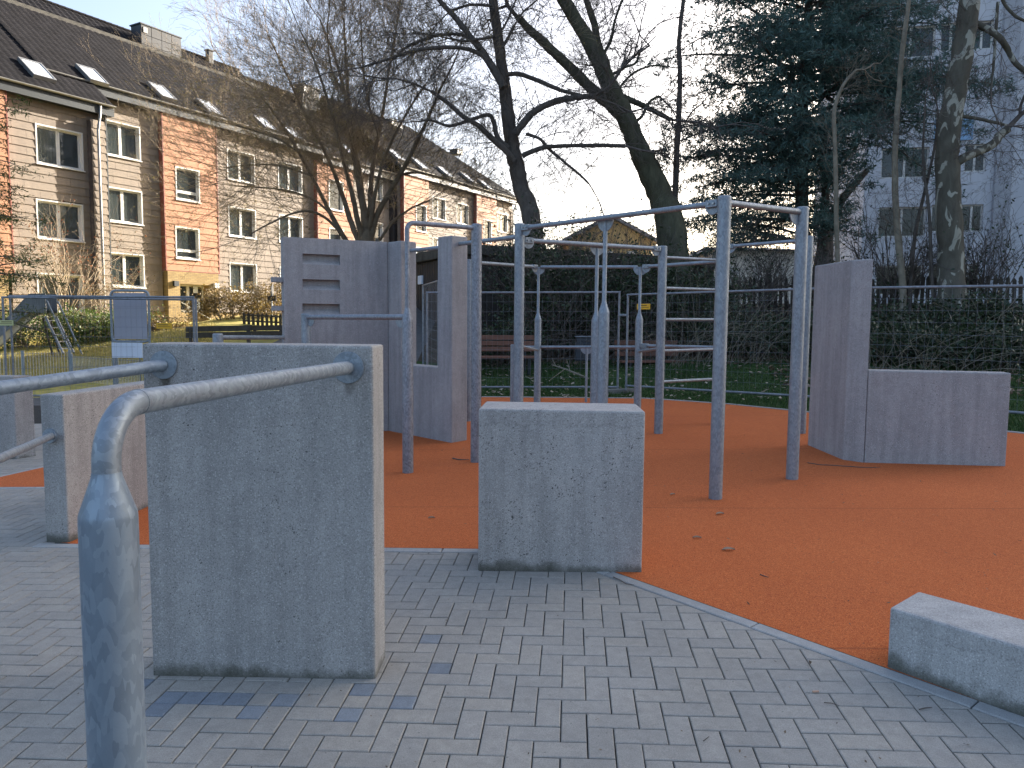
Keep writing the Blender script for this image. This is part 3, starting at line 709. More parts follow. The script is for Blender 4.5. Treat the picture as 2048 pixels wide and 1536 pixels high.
# --- stepped pull-up frame: short post, tall bent post, tall straight post
p4, p5 = (-1.012, 7.32), (-.37, 7.76); x15, y15 = XD(612, 8.6)
T = thing('pull_up_bars', 'stepped pull-up frame of three posts in front of the notched concrete wall', 'pull-up bar', (p4[0], p4[1], gz(*p4)))
zt4 = ZA(443, *p4) - .01; zb4 = ZA(633, *p4)
mb = MB(); cone_post(mb, p4[0], p4[1], gz(*p4) - .05, ZA(642, *p4), ZA(618, *p4), ZA(618, *p4) + .06, r2=.0245); mb.build('post', M['galv_rip'], T, smooth=True, world=True)
tp = Vector((p4[0], p4[1], zt4)); q5 = Vector((p5[0], p5[1], ZA(456, *p5))); dd = (q5 - tp).normalized(); rb = .07
pts = [Vector((p4[0], p4[1], ZA(618, *p4))), tp - Vector((0, 0, rb))]; cen = tp - Vector((0, 0, rb)) + dd * rb
for k in range(1, 8):
    a = k / 8 * math.pi / 2; pts.append(cen - dd * rb * math.cos(a) + Vector((0, 0, rb * math.sin(a))))
pts += [tp + dd * rb, q5]
mb = MB(); mb.tube(pts, .0235, 20); mb.build('bent_pipe', M['galv_rip'], T, smooth=True, world=True)
mb = MB(); dome_post(mb, p5[0], p5[1], gz(*p5) - .05, ZA(448, *p5)); mb.build('post', M['galv_rip'], T, smooth=True, world=True)
mb = MB(); dome_post(mb, x15, y15, gz(x15, y15) - .05, ZA(627, x15, y15)); mb.build('post', M['galv'], T, smooth=True, world=True)
a_, b_ = Vector((x15, y15, ZA(634, x15, y15))), Vector((p4[0], p4[1], ZA(634, *p4)))
mb = MB(); mb.tube([a_, b_], .028, 18); mb.build('bar', M['galv_rip'], T, smooth=True, world=True)
ang = math.atan2(b_.y - a_.y, b_.x - a_.x); u = (b_ - a_).normalized()
for q in (a_ + u * .10, b_ - u * .10):
    mb = MB(); plate(mb, q.x, q.y, q.z - .02, ang); mb.build('gusset_plate', M['galv'], T, world=True)
# --- low bar on the left end of the folded wall
xl, yl = XD(435, 8.0); wl = Vector((pE.x, pE.y, 0)) + Vector((-.0, .12, 0)); wl.z = ZA(675, wl.x, wl.y)
T = thing('low_bar', 'low dip bar between a short round post and the left end of the folded wall', 'exercise bar', (xl, yl, gz(xl, yl)))
mb = MB(); dome_post(mb, xl, yl, gz(xl, yl) - .05, ZA(667, xl, yl)); mb.build('post', M['galv'], T, smooth=True, world=True)
bl_ = Vector((xl, yl, ZA(675, xl, yl))); mb = MB(); mb.tube([bl_, wl], R_BAR, 16); mb.build('bar', M['galv'], T, smooth=True, world=True)
mb = MB(); flange(mb, wl, bl_ - wl, .075, .012); mb.build('flange', M['galv'], T, smooth=True, world=True)
# --- pull-up bar across the notch
s0_ = Vector((qE.x + dP.x * sn0 + inP.x * .12, qE.y + dP.y * sn0 + inP.y * .12, 0)); s1_ = Vector((qE.x + dP.x * sn1 + inP.x * .12, qE.y + dP.y * sn1 + inP.y * .12, 0)); s0_.z = s1_.z = ZA(494, s1_.x, s1_.y)
mb = MB(); mb.tube([s0_, s1_], R_BAR, 16); o = mb.build('pull_up_bar', M['galv'], smooth=True); rebase(o, s0_); tag(o, 'short steel bar across the notch of the folded concrete wall', 'exercise bar')
# --- the big climbing frame
def gp(x, y): return (x, y)
PP = {'a': XD(1038, 8.1), 'b': (1.68, 6.13), 'c': (2.54, 6.76), 'd': (1.81, 9.26), 'e': XD(1441, 9.86), 'f': XD(1611, 9.05), 'g': XD(1278.5, 10.9), 'h': XD(1076, 11.9), 'i': (-.61, 10.55), 's': XD(1028, 12.2), 't': XD(1207.5, 7.2), 'u': XD(1192, 8.72), 'v': XD(1174.5, 12.3)}
T = thing('climbing_frame', 'big galvanised ring climbing frame with ladder rungs on the orange surface', 'climbing frame', (1.3, 9.0, gz(1.3, 9.0)))
def post(k, ytop, mat='galv'):
    x, y = PP[k]; mb = MB(); dome_post(mb, x, y, gz(x, y) - .05, ZA(ytop, x, y)); mb.build('post', M[mat], T, smooth=True, world=True)
post('a', 447); post('b', 392); post('c', 414); post('d', 492); post('f', 472); post('i', 519)
x, y = PP['e']; mb = MB(); dome_post(mb, x, y, gz(x, y) - .05, 2.66); mb.build('post', M['galv'], T, smooth=True, world=True)
x, y = PP['s']; mb = MB(); dome_post(mb, x, y, gz(x, y) - .05, ZA(689, x, y)); mb.build('post', M['galv'], T, smooth=True, world=True)
def P3(k, py=None, z=None): x, y = PP[k]; return Vector((x, y, z if z is not None else ZA(py, x, y)))
def bar(p, q, r=R_BAR, ga=True, gb=True, trim=True, bolts=True):
    p, q = Vector(p), Vector(q); u = (q - p).normalized(); mb = MB()
    mb.tube([p + u * .05, q - u * .05] if trim else [p, q], r, 16); mb.build('bar', M['galv'], T, smooth=True, world=True)
    ang = math.atan2(u.y, u.x)
    for on, c, s in ((ga, p, 1), (gb, q, -1)):
        if not on: continue
        cc = c + u * s * (R_POST + .055); mb = MB(); plate(mb, cc.x, cc.y, cc.z - .012, ang, .075)
        mb.box(-.055, .055, -.030, .030, -.028, .030, Matrix.Translation(cc) @ Matrix.Rotation(ang, 4, 'Z'))
        o = mb.build('bracket', M['galv'], T, world=True, bevel=.002, seg=1)
        if bolts:
            for du in (-.022, .028):
                e = cc + u * du; w_ = Vector((u.y, -u.x, 0)); w_ = w_ if w_.y < 0 else -w_; mb = MB()
                mb.tube([e + w_ * .028, e + w_ * .042], .010, 6); o2 = mb.build('bolt', M['bolt'], o, world=True)
zt_ = 2.60
pa, pb, pc = P3('a', 457), P3('b', 405), P3('c', 424)
bar(pa, pb); bar(pb, pc, R_BAR * 1.06, False, False)
mb = MB(); plate(mb, PP['c'][0] - .07, PP['c'][1] - .04, pc.z - .03, .6, .085); mb.build('gusset_plate', M['galv'], T, world=True)
bar(P3('a', 480), P3('d', 498)); bar(P3('e', 494), P3('f', 480), R_THIN, True, False)
# pillar of the folded wall to post a
fw = Vector((-.635, 8.965, 0)); fw.z = ZA(488, fw.x, fw.y); pk = P3('a', 473); bar(fw, pk, R_BAR, False, False, False)
mb = MB(); flange(mb, fw, pk - fw, .08, .012); mb.build('flange', M['galv'], T, smooth=True, world=True)
# upper far ring
ih, hg, gg = P3('i', 524), P3('h', 534), P3('g', 534)
bar(ih, hg, R_BAR, False, True); bar(hg, gg, R_BAR, False, False); bar(gg, P3('e', 522.6), R_BAR, True, False)
for k, c0, c1, yt in (('t', 624, 605, 437), ('u', 641, 626, 490), ('h', 638, 627, 534), ('g', 638, 626, 534)):
    x, y = PP[k]; z1 = ZA(yt, x, y); mb = MB(); cone_post(mb, x, y, gz(x, y) - .05, ZA(c0, x, y), ZA(c1, x, y), z1 - .01, r2=.0215); mb.build('support_post', M['galv'], T, smooth=True, world=True)
    if k in 'tu':
        a_, b_ = (pa, pb) if k == 't' else (P3('a', 480), P3('d', 498)); ang = math.atan2(b_.y - a_.y, b_.x - a_.x)
    else: ang = 0
    mb = MB(); plate(mb, x, y, z1 - .02, ang, .10); mb.build('gusset_plate', M['galv'], T, world=True)
# ladder rungs
for yl_, yr_ in ((514.5, 520.5), (576, 579.6), (639, 639), (701.8, 698), (763.7, 757.5)):
    mb = MB(); mb.tube([P3('d', yl_), P3('e', yr_)], .0185, 12); mb.build('rung', M['galv'], T, smooth=True, world=True)
# low ring
zs = ZA(694, *PP['s']); bar(P3('s', z=zs), P3('g', 694), R_THIN, False, False); bar(P3('g', 691), P3('e', 695), R_THIN, True, False); bar(P3('g', 703), P3('d', 697), R_THIN * .9, False, False)
bar(P3('a', 692), P3('h', 700), R_THIN * .8, False, False)
x, y = PP['v']; zv = ZA(694, x, y); mb = MB(); mb.tube([(x, y, gz(x, y) - .05), (x, y, zv)], .0205, 14); mb.build('support_post', M['galv'], T, smooth=True, world=True)
mb = MB(); plate(mb, x, y, zv - .02, -.05, .10); mb.build('gusset_plate', M['galv'], T, world=True)

# ================================================================== TEMPORARY FENCES
def fence_panel(label, p0, p1, zb0, zb1, h, group='temporary mesh fence panels', extra=None, wires=True, sign=None):
    p0, p1 = Vector((*p0, zb0)), Vector((*p1, zb1)); L = (p1 - p0).length; d = (p1 - p0) / L; up = Vector((0, 0, 1))
    T = thing('mesh_fence', label, 'fence', p0, 0, group); r = .0205
    for c in (p0 + d * .02, p1 - d * .02):
        mb = MB(); mb.tube([c, c + up * h], r, 12); mb.build('upright', M['galv_dark'], T, smooth=True, world=True)
    for z in (.09, h - .015):
        mb = MB(); mb.tube([p0 + up * z, p1 + up * z], r * .95, 12); mb.build('rail', M['galv_dark'], T, smooth=True, world=True)
    sg = []
    nv = int(L / .10)
    for i in range(1, nv):
        c = p0 + d * (L * i / nv); sg.append((c + up * .09, c + up * (h - .015), .0014, .0014))
    nh = 10
    for i in range(1, nh):
        z = .09 + (h - .1) * i / nh; sg.append((p0 + up * z, p1 + up * z, .0017, .0017))
    V_, F_ = seg_tubes(sg, 3); fastmesh('wire_mesh', V_, F_, M['galv_dark'], T, kind='stuff', world=True)
    if sign:
        s, z, w_, h_, mk = sign; c = p0 + d * s + up * z; nf = Vector((d.y, -d.x, 0)); nf = nf if nf.y < 0 else -nf
        Mx = Matrix(((d.x, nf.x, 0, c.x), (d.y, nf.y, 0, c.y), (d.z, 0, 1, c.z), (0, 0, 0, 1)))
        mb = MB(); mb.box(-w_/2, w_/2, .022, .026, -h_/2, h_/2, Mx); so_ = mb.build('info_plate', M[mk], T, world=True, bevel=.003)
        mb = MB(); mb.box(-w_*.40, w_*.25, .0264, .0274, h_*.12, h_*.26, Mx); mb.box(-w_*.40, w_*.38, .0264, .0274, -h_*.18, -h_*.10, Mx); mb.build('print_line', M['print'], so_, world=True)
    return T
def foot(label, x, y, z, rz=0):
    mb = MB(); mb.prism([(-.38, -.11), (.38, -.11), (.38, .11), (-.38, .11)], 0, .08); mb.prism([(-.30, -.08), (.30, -.08), (.30, .08), (-.30, .08)], .0805, .15)
    T = thing('ballast_block', label, 'fence foot', (x, y, z), rz, 'fence feet')
    mb.build('base', M['foot'], T, bevel=.01)
    mb = MB(); mb.box(-.16, .16, -.115, -.1105, .03, .07); mb.build('grip_slot', M['print'], T)
def at_top(px, py, D): x, y = XD(px, D); return x, y
fa, fb = XD(852, 13.75), XD(1240, 13.7); fc, fd = XD(1253, 13.6), None
zb = ZA(784, *fb)
fence_panel('fence panel behind the climbing frame between the shed side and the fence joint', fa, fb, ZA(784, *fa), zb, ZA(583, *fb) - zb)
u_ = Vector((.756, -.655)); c0 = Vector(fc); c1 = c0 + u_ * 3.45; c2 = c1 + u_ * .06; c3 = c2 + u_ * 3.45
zc = ZA(784, *fc); z2 = ZA(775, *c0) - .02; zz0 = ZA(781, *c0); zz1 = ZA(806, c1.x, c1.y); zz3 = ZA(832, 6.55, 9.7) - .06
fence_panel('fence panel with a small yellow plate behind the ladder rungs', c0, c1, zz0, zz1, ZA(588, *c0) - zz0, sign=(.36, ZA(614, *c0) - zz0, .27, .10, 'yellow_sign'))
fence_panel('fence panel on the right in front of the dark hedge beyond the low wall', c2, c3, zz1, zz3, ZA(588, *c0) - zz0)
foot('grey fence foot on the lawn at the joint behind the climbing frame', XD(1245, 13.66)[0], XD(1245, 13.66)[1], ZA(794, *XD(1245, 13.66)), .3)
T = thing('steel_clamp', 'steel clamp joining two fence uprights behind the climbing frame', 'clamp', (*XD(1246, 13.64), 1.45))
mb = MB(); q = AT(1246, 630, 13.6); mb.box(q.x - .08, q.x + .08, q.y - .03, q.y + .03, q.z - .02, q.z + .02); mb.build('jaw', M['galv'], T, world=True, bevel=.005)
mb = MB(); mb.tube([q + Vector((0, -.06, 0)), q + Vector((0, .05, 0))], .009, 6); mb.build('bolt', M['bolt'], T, world=True)
# left fence
fl0, fl1 = XD(20, 14.4), XD(390, 14.3); zl = ZA(593, *fl1) - 2.0
fence_panel('left fence panel in front of the apartment house with a small orange plate', fl0, fl1, zl, zl, 2.0, sign=(2.98, .0 + ZA(652, *XD(352, 14.3)) - zl, .30, .105, 'yellow_sign'))
fl2 = XD(24, 13.9); fl3 = (fl2[0] - 3.2, fl2[1] - .9)
fence_panel('fence at the left photo edge with a pale yellow plate before the slide', XD(395, 14.9), XD(5, 14.2), zl + .01, zl + .01, 1.96, sign=(3.38, ZA(647, *XD(40, 14.2)) - zl, .27, .10, 'pale_sign'))
# fence panel seen through the notch
fn0, fn1 = XD(846, 17.0), XD(877, 13.9); zq = ZA(735, *XD(870, 14.5))
fence_panel('slanting fence panel seen through the notch of the folded wall', fn0, fn1, .45, .40, 1.95)
# grey framed board and white sheet behind the left fence
T = thing('framed_board', 'grey board in a rounded steel frame on legs behind the left fence', 'board', (*XD(258, 14.9), .1))
D_ = 14.9; a_, b_, cc, dd_ = AT(221, 581, D_), AT(297, 581, D_), AT(300, 683, D_), AT(221, 683, D_)
def rrect(x0, x1, z0, z1, y, r, n=5):
    P = []
    for cx, cz, a0 in ((x1 - r, z1 - r, 0), (x0 + r, z1 - r, 90), (x0 + r, z0 + r, 180), (x1 - r, z0 + r, 270)):
        for k in range(n + 1): a = rad(a0 + 90 * k / n); P.append((cx + r * math.cos(a), y, cz + r * math.sin(a)))
    return P
x0, x1, z0, z1, yy = a_.x, b_.x, dd_.z, a_.z, a_.y
P = rrect(x0, x1, z0, z1, yy, .10); mb = MB(); mb.tube(P + [P[0]], .024, 10, cap=False); mb.build('frame', M['galv'], T, smooth=True, world=True)
mb = MB(); mb.box(x0 + .045, x1 - .045, yy - .008, yy + .008, z0 + .045, z1 - .045); mb.build('board', M['board_grey'], T, world=True, bevel=.004)
for xx in (x0 + .01, x1 - .01):
    mb = MB(); mb.tube([(xx, yy, .05), (xx, yy, z0 + .12)], .022, 10); mb.build('leg', M['galv'], T, smooth=True, world=True)
T = thing('white_board', 'white square sheet hanging low beside the framed board leg', 'panel', (AT(253, 700, 14.7)))
q0, q1 = AT(223, 685, 14.7), AT(284, 716, 14.7); mb = MB(); mb.box(q0.x, q1.x, q0.y, q0.y + .012, q1.z, q0.z); mb.build('sheet', M['board_white'], T, world=True)
for t_ in (.1, .9):
    xx = q0.x + (q1.x - q0.x) * t_; mb = MB(); mb.tube([(xx, q0.y + .01, q1.z), (xx, q0.y + .01, .1)], .01, 8); mb.build('stake', M['galv_dark'], T, smooth=True, world=True)

# ================================================================== GARDEN ON THE LEFT
# double-rod fence
def rod_fence(label, a, b, z0, z1, L_every=.055):
    a, b = Vector((*a, z0)), Vector((*b, z0)); L = (b - a).length; d = (b - a) / L; up = Vector((0, 0, 1)); T = thing('rod_fence', label, 'fence', a, 0, 'low rod fences')
    sg = []; n = int(L / L_every)
    for i in range(n + 1):
        c = a + d * (L * i / n); sg.append((c, c + up * (z1 - z0), .0062, .0062))
    V_, F_ = seg_tubes(sg, 4); fastmesh('upright_rods', V_, F_, M['window_white'], T, kind='stuff', world=True)  # white instead of steel grey, imitating sunlight on the rods
    for z in (.06, .42, z1 - z0 - .03):
        for s in (-.008, .008): mb = MB(); nn = Vector((-d.y, d.x, 0)) * s; mb.tube([a + nn + up * z, b + nn + up * z], .0045, 6); mb.build('cross_rod', M['galv_dark'], T, world=True)
    for k in range(3):
        c = a + d * (L * k / 2); mb = MB(); mb.box(c.x - .03, c.x + .03, c.y - .02, c.y + .02, z0 - .2, z1 + .04); mb.build('post', M['galv'], T, world=True)
rod_fence('low rod fence below the slide at the left edge', XD(-60, 16.2), XD(137, 17.4), .05, ZA(705, *XD(70, 16.8)))
rod_fence('low rod fence right of the slide ladder behind the framed board', XD(140, 17.4), XD(330, 15.6), .05, ZA(716, *XD(200, 16.6)))
# slide
D_ = 20.5
T = thing('slide', 'steel playground slide with ladder in the garden at the left', 'slide', (*XD(100, D_), terrain(*XD(100, D_))))
pl = AT(92, 628, D_); zt_ = AT(92, 592, D_).z
ctr = [AT(-60, 716, D_), AT(-10, 690, D_), AT(30, 655, D_), AT(55, 632, D_), AT(72, 622, D_), AT(104, 622, D_)]
for off, nm in ((-.25, 'side_wall'), (.25, 'side_wall')):
    mb = MB(); vs = []; hh = [.28, .28, .30, .36, .46, .46]
    for c, h_ in zip(ctr, hh): vs += [(c.x, c.y + off - .012, c.z - .05), (c.x, c.y + off + .012, c.z - .05), (c.x, c.y + off + .012, c.z + h_), (c.x, c.y + off - .012, c.z + h_)]
    fs = []
    for i in range(len(ctr) - 1):
        for j in range(4): fs.append((i*4+j, i*4+(j+1) % 4, (i+1)*4+(j+1) % 4, (i+1)*4+j))
    fs += [(3, 2, 1, 0), tuple(len(ctr)*4 - 4 + k for k in range(4))]; mb.add(vs, fs); mb.build(nm, M['slide'], T, world=True)
mb = MB(); vs = []
for c in ctr: vs += [(c.x, c.y - .25, c.z), (c.x, c.y + .25, c.z), (c.x, c.y + .25, c.z - .03), (c.x, c.y - .25, c.z - .03)]
fs = [];
for i in range(len(ctr) - 1):
    for j in range(4): fs.append((i*4+j, i*4+(j+1) % 4, (i+1)*4+(j+1) % 4, (i+1)*4+j))
mb.add(vs, fs); mb.build('chute', M['slide'], T, world=True)
for yo in (-.24, .24):
    a_, b_, c_ = AT(97, 599, D_), AT(106, 604, D_), AT(157, 716, D_ - .3)
    mb = MB(); mb.tube([(p.x, p.y + yo, p.z) for p in (a_, b_, c_)], .022, 8); mb.build('handrail', M['galv'], T, smooth=True, world=True)
    a2, b2 = AT(102, 634, D_), AT(137, 706, D_ - .3); mb = MB(); mb.tube([(a2.x, a2.y + yo, a2.z), (b2.x, b2.y + yo, b2.z)], .03, 8); mb.build('ladder_rail', M['galv_dark'], T, smooth=True, world=True)
for k in range(5):
    q = AT(104 + k * 6.6, 641 + k * 14, D_ - .06 * k); mb = MB(); mb.box(q.x - .05, q.x + .05, q.y - .25, q.y + .25, q.z - .012, q.z + .012); mb.build('step', M['galv_dark'], T, world=True)
for px in (86, 100):
    q = AT(px, 636, D_); mb = MB(); mb.tube([(q.x, q.y, q.z), (q.x + .25, q.y, terrain(q.x, q.y) - .1)], .028, 8); mb.build('leg', M['darkwood'], T, smooth=True, world=True)
# dark plank barriers
def plank_bar(label, a, b, D, h0, h1):
    pa_, pb_ = AT(*a, D), AT(*b, D - 1.2); T = thing('plank_barrier', label, 'barrier', (pa_.x, pa_.y, terrain(pa_.x, pa_.y)), 0, 'dark plank barriers')
    v = pb_ - pa_; L = v.length; v.normalize(); yv = Vector((-v.y, v.x, 0)); Mx = Matrix(((v.x, yv.x, 0, pa_.x), (v.y, yv.y, 0, pa_.y), (v.z, 0, 1, pa_.z), (0, 0, 0, 1)))
    for k, z in enumerate((0, -.17)):
        mb = MB(); mb.box(0, L, -.02, .02, z - .15, z, Mx); mb.build('plank', M['darkwood'], T, world=True, bevel=.006)
    for s in (.15, L - .15):
        q = pa_ + v * s; mb = MB(); mb.box(q.x - .04, q.x + .04, q.y + .03, q.y + .11, terrain(q.x, q.y) - .2, q.z - .02); mb.build('post', M['darkwood'], T, world=True)
plank_bar('long dark plank barrier behind the left fence joint', (372, 653), (503, 650), 21, 0, 0)
plank_bar('shorter dark plank barrier left of the folded wall', (503, 651), (566, 650), 23, 0, 0)
# round no-stopping sign seen edge-on from behind
sx_, sy_ = XD(544, 27); T = thing('road_sign', 'small round road sign on a thin pole before the hedge', 'road sign', (sx_, sy_, terrain(sx_, sy_)))
mb = MB(); mb.tube([(sx_, sy_, terrain(sx_, sy_) - .1), (sx_, sy_, ZA(572, sx_, sy_))], .025, 8); mb.build('pole', M['galv'], T, smooth=True, world=True)
c = Vector((sx_, sy_, ZA(580, sx_, sy_))); nd = Vector((.97, .12, 0)); mb = MB(); mb.tube([c + nd * .03, c + nd * .045], .21, 24); mb.build('disc', M['sign_shaded'], T, smooth=True, world=True)
c = Vector((sx_, sy_, ZA(597, sx_, sy_))); mb = MB(); mb.box(-.14, .14, -.04, -.03, -.09, .09, Matrix.Translation(c) @ Matrix.Rotation(.35, 4, 'Z')); mb.build('extra_plate', M['sign_shaded'], T, world=True)
# benches and bin on the lawn behind the fence
def bench(label, px0, px1, D, seg=True):
    xa, ya = XD(px0, D); xb, yb = XD(px1, D + .3); zg = min(terrain(xa, ya), terrain(xb, yb)); v = Vector((xb - xa, yb - ya, 0)); L = v.length; an = math.atan2(v.y, v.x)
    T = thing('park_bench', label, 'bench', (xa, ya, zg), an, 'brown slatted benches'); Zt = ZA(668 if px0 < 1100 else 679, xa, ya) - zg
    for k in range(3):
        mb = MB(); mb.box(0, L, -.02 + k * .02, .02 + k * .02, Zt - .37 + k * .125, Zt - .27 + k * .125); mb.build('back_slat', M['bench'], T, bevel=.006)
    for k in range(4):
        mb = MB(); mb.box(0, L, -.50 + k * .115, -.405 + k * .115, Zt - .50, Zt - .46); mb.build('seat_slat', M['bench'], T, bevel=.006)
    for s in (.2, L - .2):
        mb = MB(); mb.box(s - .03, s + .03, .03, .07, -.1, Zt - .02); mb.box(s - .03, s + .03, -.50, .029, Zt - .55, Zt - .505); mb.box(s - .03, s + .03, -.48, -.42, -.1, Zt - .551); mb.build('leg_frame', M['anthracite'], T)
bench('brown slatted bench left of the litter bin behind the fence', 905, 1069, 16.2)
bench('brown slatted bench right of the litter bin behind the fence', 1231, 1357, 17.0)
bx_, by_ = XD(1169, 16.6); zb_ = ZA(721, bx_, by_); T = thing('litter_bin', 'dark grey litter bin between the two brown benches', 'bin', (bx_, by_, zb_))
h_ = ZA(672, bx_, by_) - zb_; mb = MB(); mb.box(-.19, .19, -.16, .16, 0, h_ * .72); mb.build('body', M['bin'], T, bevel=.015)
mb = MB(); mb.box(-.17, .17, -.15, -.13, h_ * .725, h_ * .95); mb.box(-.17, -.13, -.13, .15, h_ * .725, h_ * .95); mb.box(.13, .17, -.13, .15, h_ * .725, h_ * .95); mb.build('opening_frame', M['bin'], T)
mb = MB(); mb.box(-.20, .20, -.18, .18, h_ * .955, h_); mb.build('lid', M['galv_dark'], T, bevel=.01)

# ================================================================== APARTMENT HOUSE (four stepped parts)
TH_ = rad(30); DX, DY = math.sin(TH_), math.cos(TH_)          # direction along the facade
class Seg:
    """one stepped part of the terrace: local x along the facade, y into the house, z up"""
    def __init__(s, label, ox, oy, L, zb, ze, group='stepped parts of the apartment house'):
        s.T = thing('apartment_house', label, 'apartment house', (ox, oy, 0), rad(90) - TH_, group); s.ox, s.oy, s.L, s.zb, s.ze = ox, oy, L, zb, ze
        s.M = MWORLD[s.T.name]; s.I = s.M.inverted()
    def hit(s, px, py, inset=0.0):             # photo pixel on the facade plane -> local (x, z)
        o = s.I @ Vector((0, 0, EYE)); d = s.I.to_3x3() @ ray(px, py); t_ = (inset - o.y) / d.y; h = o + d * t_; return h.x, h.z
    def roof_hit(s, px, py, r0z, k):           # on the roof plane z = r0z + k*y
        o = s.I @ Vector((0, 0, EYE)); d = s.I.to_3x3() @ ray(px, py); t_ = (r0z + k * o.y - o.z) / (d.z - k * d.y); h = o + d * t_; return h.x, h.y
def cladding(S, rows, spans, holes, mat, y=0.0, ph=.30, plen=1.15, single=True, budget=400, seed=0, lean=.030):
    """overlapping cladding sheets; spans = [(x0,x1)], holes = window rectangles"""
    rr = random.Random(seed); acc = MB(); cnt = 0; z = rows[0]; k = 0
    while z < rows[1] - .02:
        zt = min(z + ph, rows[1])
        for a, b in spans:
            cuts = [(a, b)]
            for hx0, hx1, hz0, hz1 in holes:
                if hz0 < zt - .03 and hz1 > z + .03:
                    nc = []
                    for u, v in cuts:
                        if hx1 <= u or hx0 >= v: nc.append((u, v)); continue
                        if hx0 > u + .02: nc.append((u, hx0))
                        if hx1 < v - .02: nc.append((hx1, v))
                    cuts = nc
            todo = [(u, v, z, zt) for u, v in cuts]
            for hx0, hx1, hz0, hz1 in holes:      # strips above and below a window where it cuts a course
                if a < hx1 and b > hx0:
                    if z < hz1 < zt - .04: todo.append((max(a, hx0), min(b, hx1), hz1 + .005, zt))
                    if z + .04 < hz0 < zt: todo.append((max(a, hx0), min(b, hx1), z, hz0 - .03))
            for u, v, zl, zh in todo:
                x = u - ((k * .47 + rr.random() * .1) % 1) * plen
                while x < v - .01:
                    x1 = min(x + plen, v); xa = max(x, u)
                    if x1 - xa > .03:
                        g = .003; t0 = y - .020 - lean; ez = .02 if zh == zt else 0; vs = [(xa+g, t0, zl), (x1-g, t0, zl), (x1-g, t0+.010, zl), (xa+g, t0+.010, zl), (xa+g, y-.020, zh+ez), (x1-g, y-.020, zh+ez), (x1-g, y-.010, zh+ez), (xa+g, y-.010, zh+ez)]
                        fs = [(0,1,5,4),(0,3,2,1),(1,2,6,5),(3,0,4,7),(4,5,6,7),(2,3,7,6)]
                        if single and cnt < budget:
                            mb = MB(); mb.add(vs, fs); mb.build('cladding_sheet', M[mat], S.T); cnt += 1
                        else: acc.add(vs, fs)
                    x = x + plen
        z += ph; k += 1
    if acc.v: acc.build('cladding', M[mat], S.T, kind='stuff')
    return cnt
def window(S, x0, x1, z0, z1, y=0.0, sashes=2, curtain=.5, tilt=False, lite=False, depth=.16, bar_low=False, seed=0):
    rr = random.Random(seed + int(x0 * 100)); t0 = .055
    mb = MB(); o = y - .055; i = y + depth
    for a, b, c, d in ((x0, x0+t0, z0, z1), (x1-t0, x1, z0, z1), (x0+t0, x1-t0, z1-t0, z1), (x0+t0, x1-t0, z0, z0+t0)): mb.box(a, b, o, i, c, d)
    W_ = mb.build('window', M['window_white'], S.T)
    mb = MB(); mb.box(x0 - .03, x1 + .03, y - .10, y - .056, z0 - .025, z0 + .012); mb.build('sill', M['window_white'], W_)
    X0, X1, Z0, Z1 = x0 + t0, x1 - t0, z0 + t0, z1 - t0; f = .06; yf, yb = y + depth - .07, y + depth - .002; n = sashes; w_ = (X1 - X0) / n
    mb = MB(); mb2 = MB()
    for k in range(n):
        a, b = X0 + k * w_ + .003, X0 + (k + 1) * w_ - .003; zz = [(Z0, Z1)]
        if bar_low: zz = [(Z0, Z0 + .34), (Z0 + .346, Z1)]
        for c, d in zz:
            for q in ((a, a+f, c, d), (b-f, b, c, d), (a+f, b-f, c, c+f), (a+f, b-f, d-f, d)): mb.box(q[0], q[1], yf, yb, q[2], q[3])
            mb2.box(a+f, b-f, yf + .03, yf + .036, c+f, d-f)
    mb.build('window_frame', M['window_white'], W_); mb2.build('pane', M['pane'], W_)
    if not lite:
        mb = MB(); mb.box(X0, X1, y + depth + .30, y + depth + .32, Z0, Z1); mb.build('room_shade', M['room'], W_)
        if rr.random() < curtain:
            mb = MB(); a, b = X0 + .02, X1 - .02
            if rr.random() < .3: b = a + (b - a) * rr.uniform(.45, .6)
            n_ = 26; vs = []
            for q in range(n_ + 1):
                xx = a + (b - a) * q / n_; yy = y + depth + .06 + .018 * math.sin(q * 1.9 + seed); vs += [(xx, yy, Z0 + .02), (xx, yy, Z1)]
            mb.add(vs, [(2*q, 2*q+2, 2*q+3, 2*q+1) for q in range(n_)]); mb.build('curtain', M['curtain'], W_)
    else:
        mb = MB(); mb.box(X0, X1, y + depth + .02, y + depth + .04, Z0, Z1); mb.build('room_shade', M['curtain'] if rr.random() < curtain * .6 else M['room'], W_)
    return (x0, x1, z0, z1)
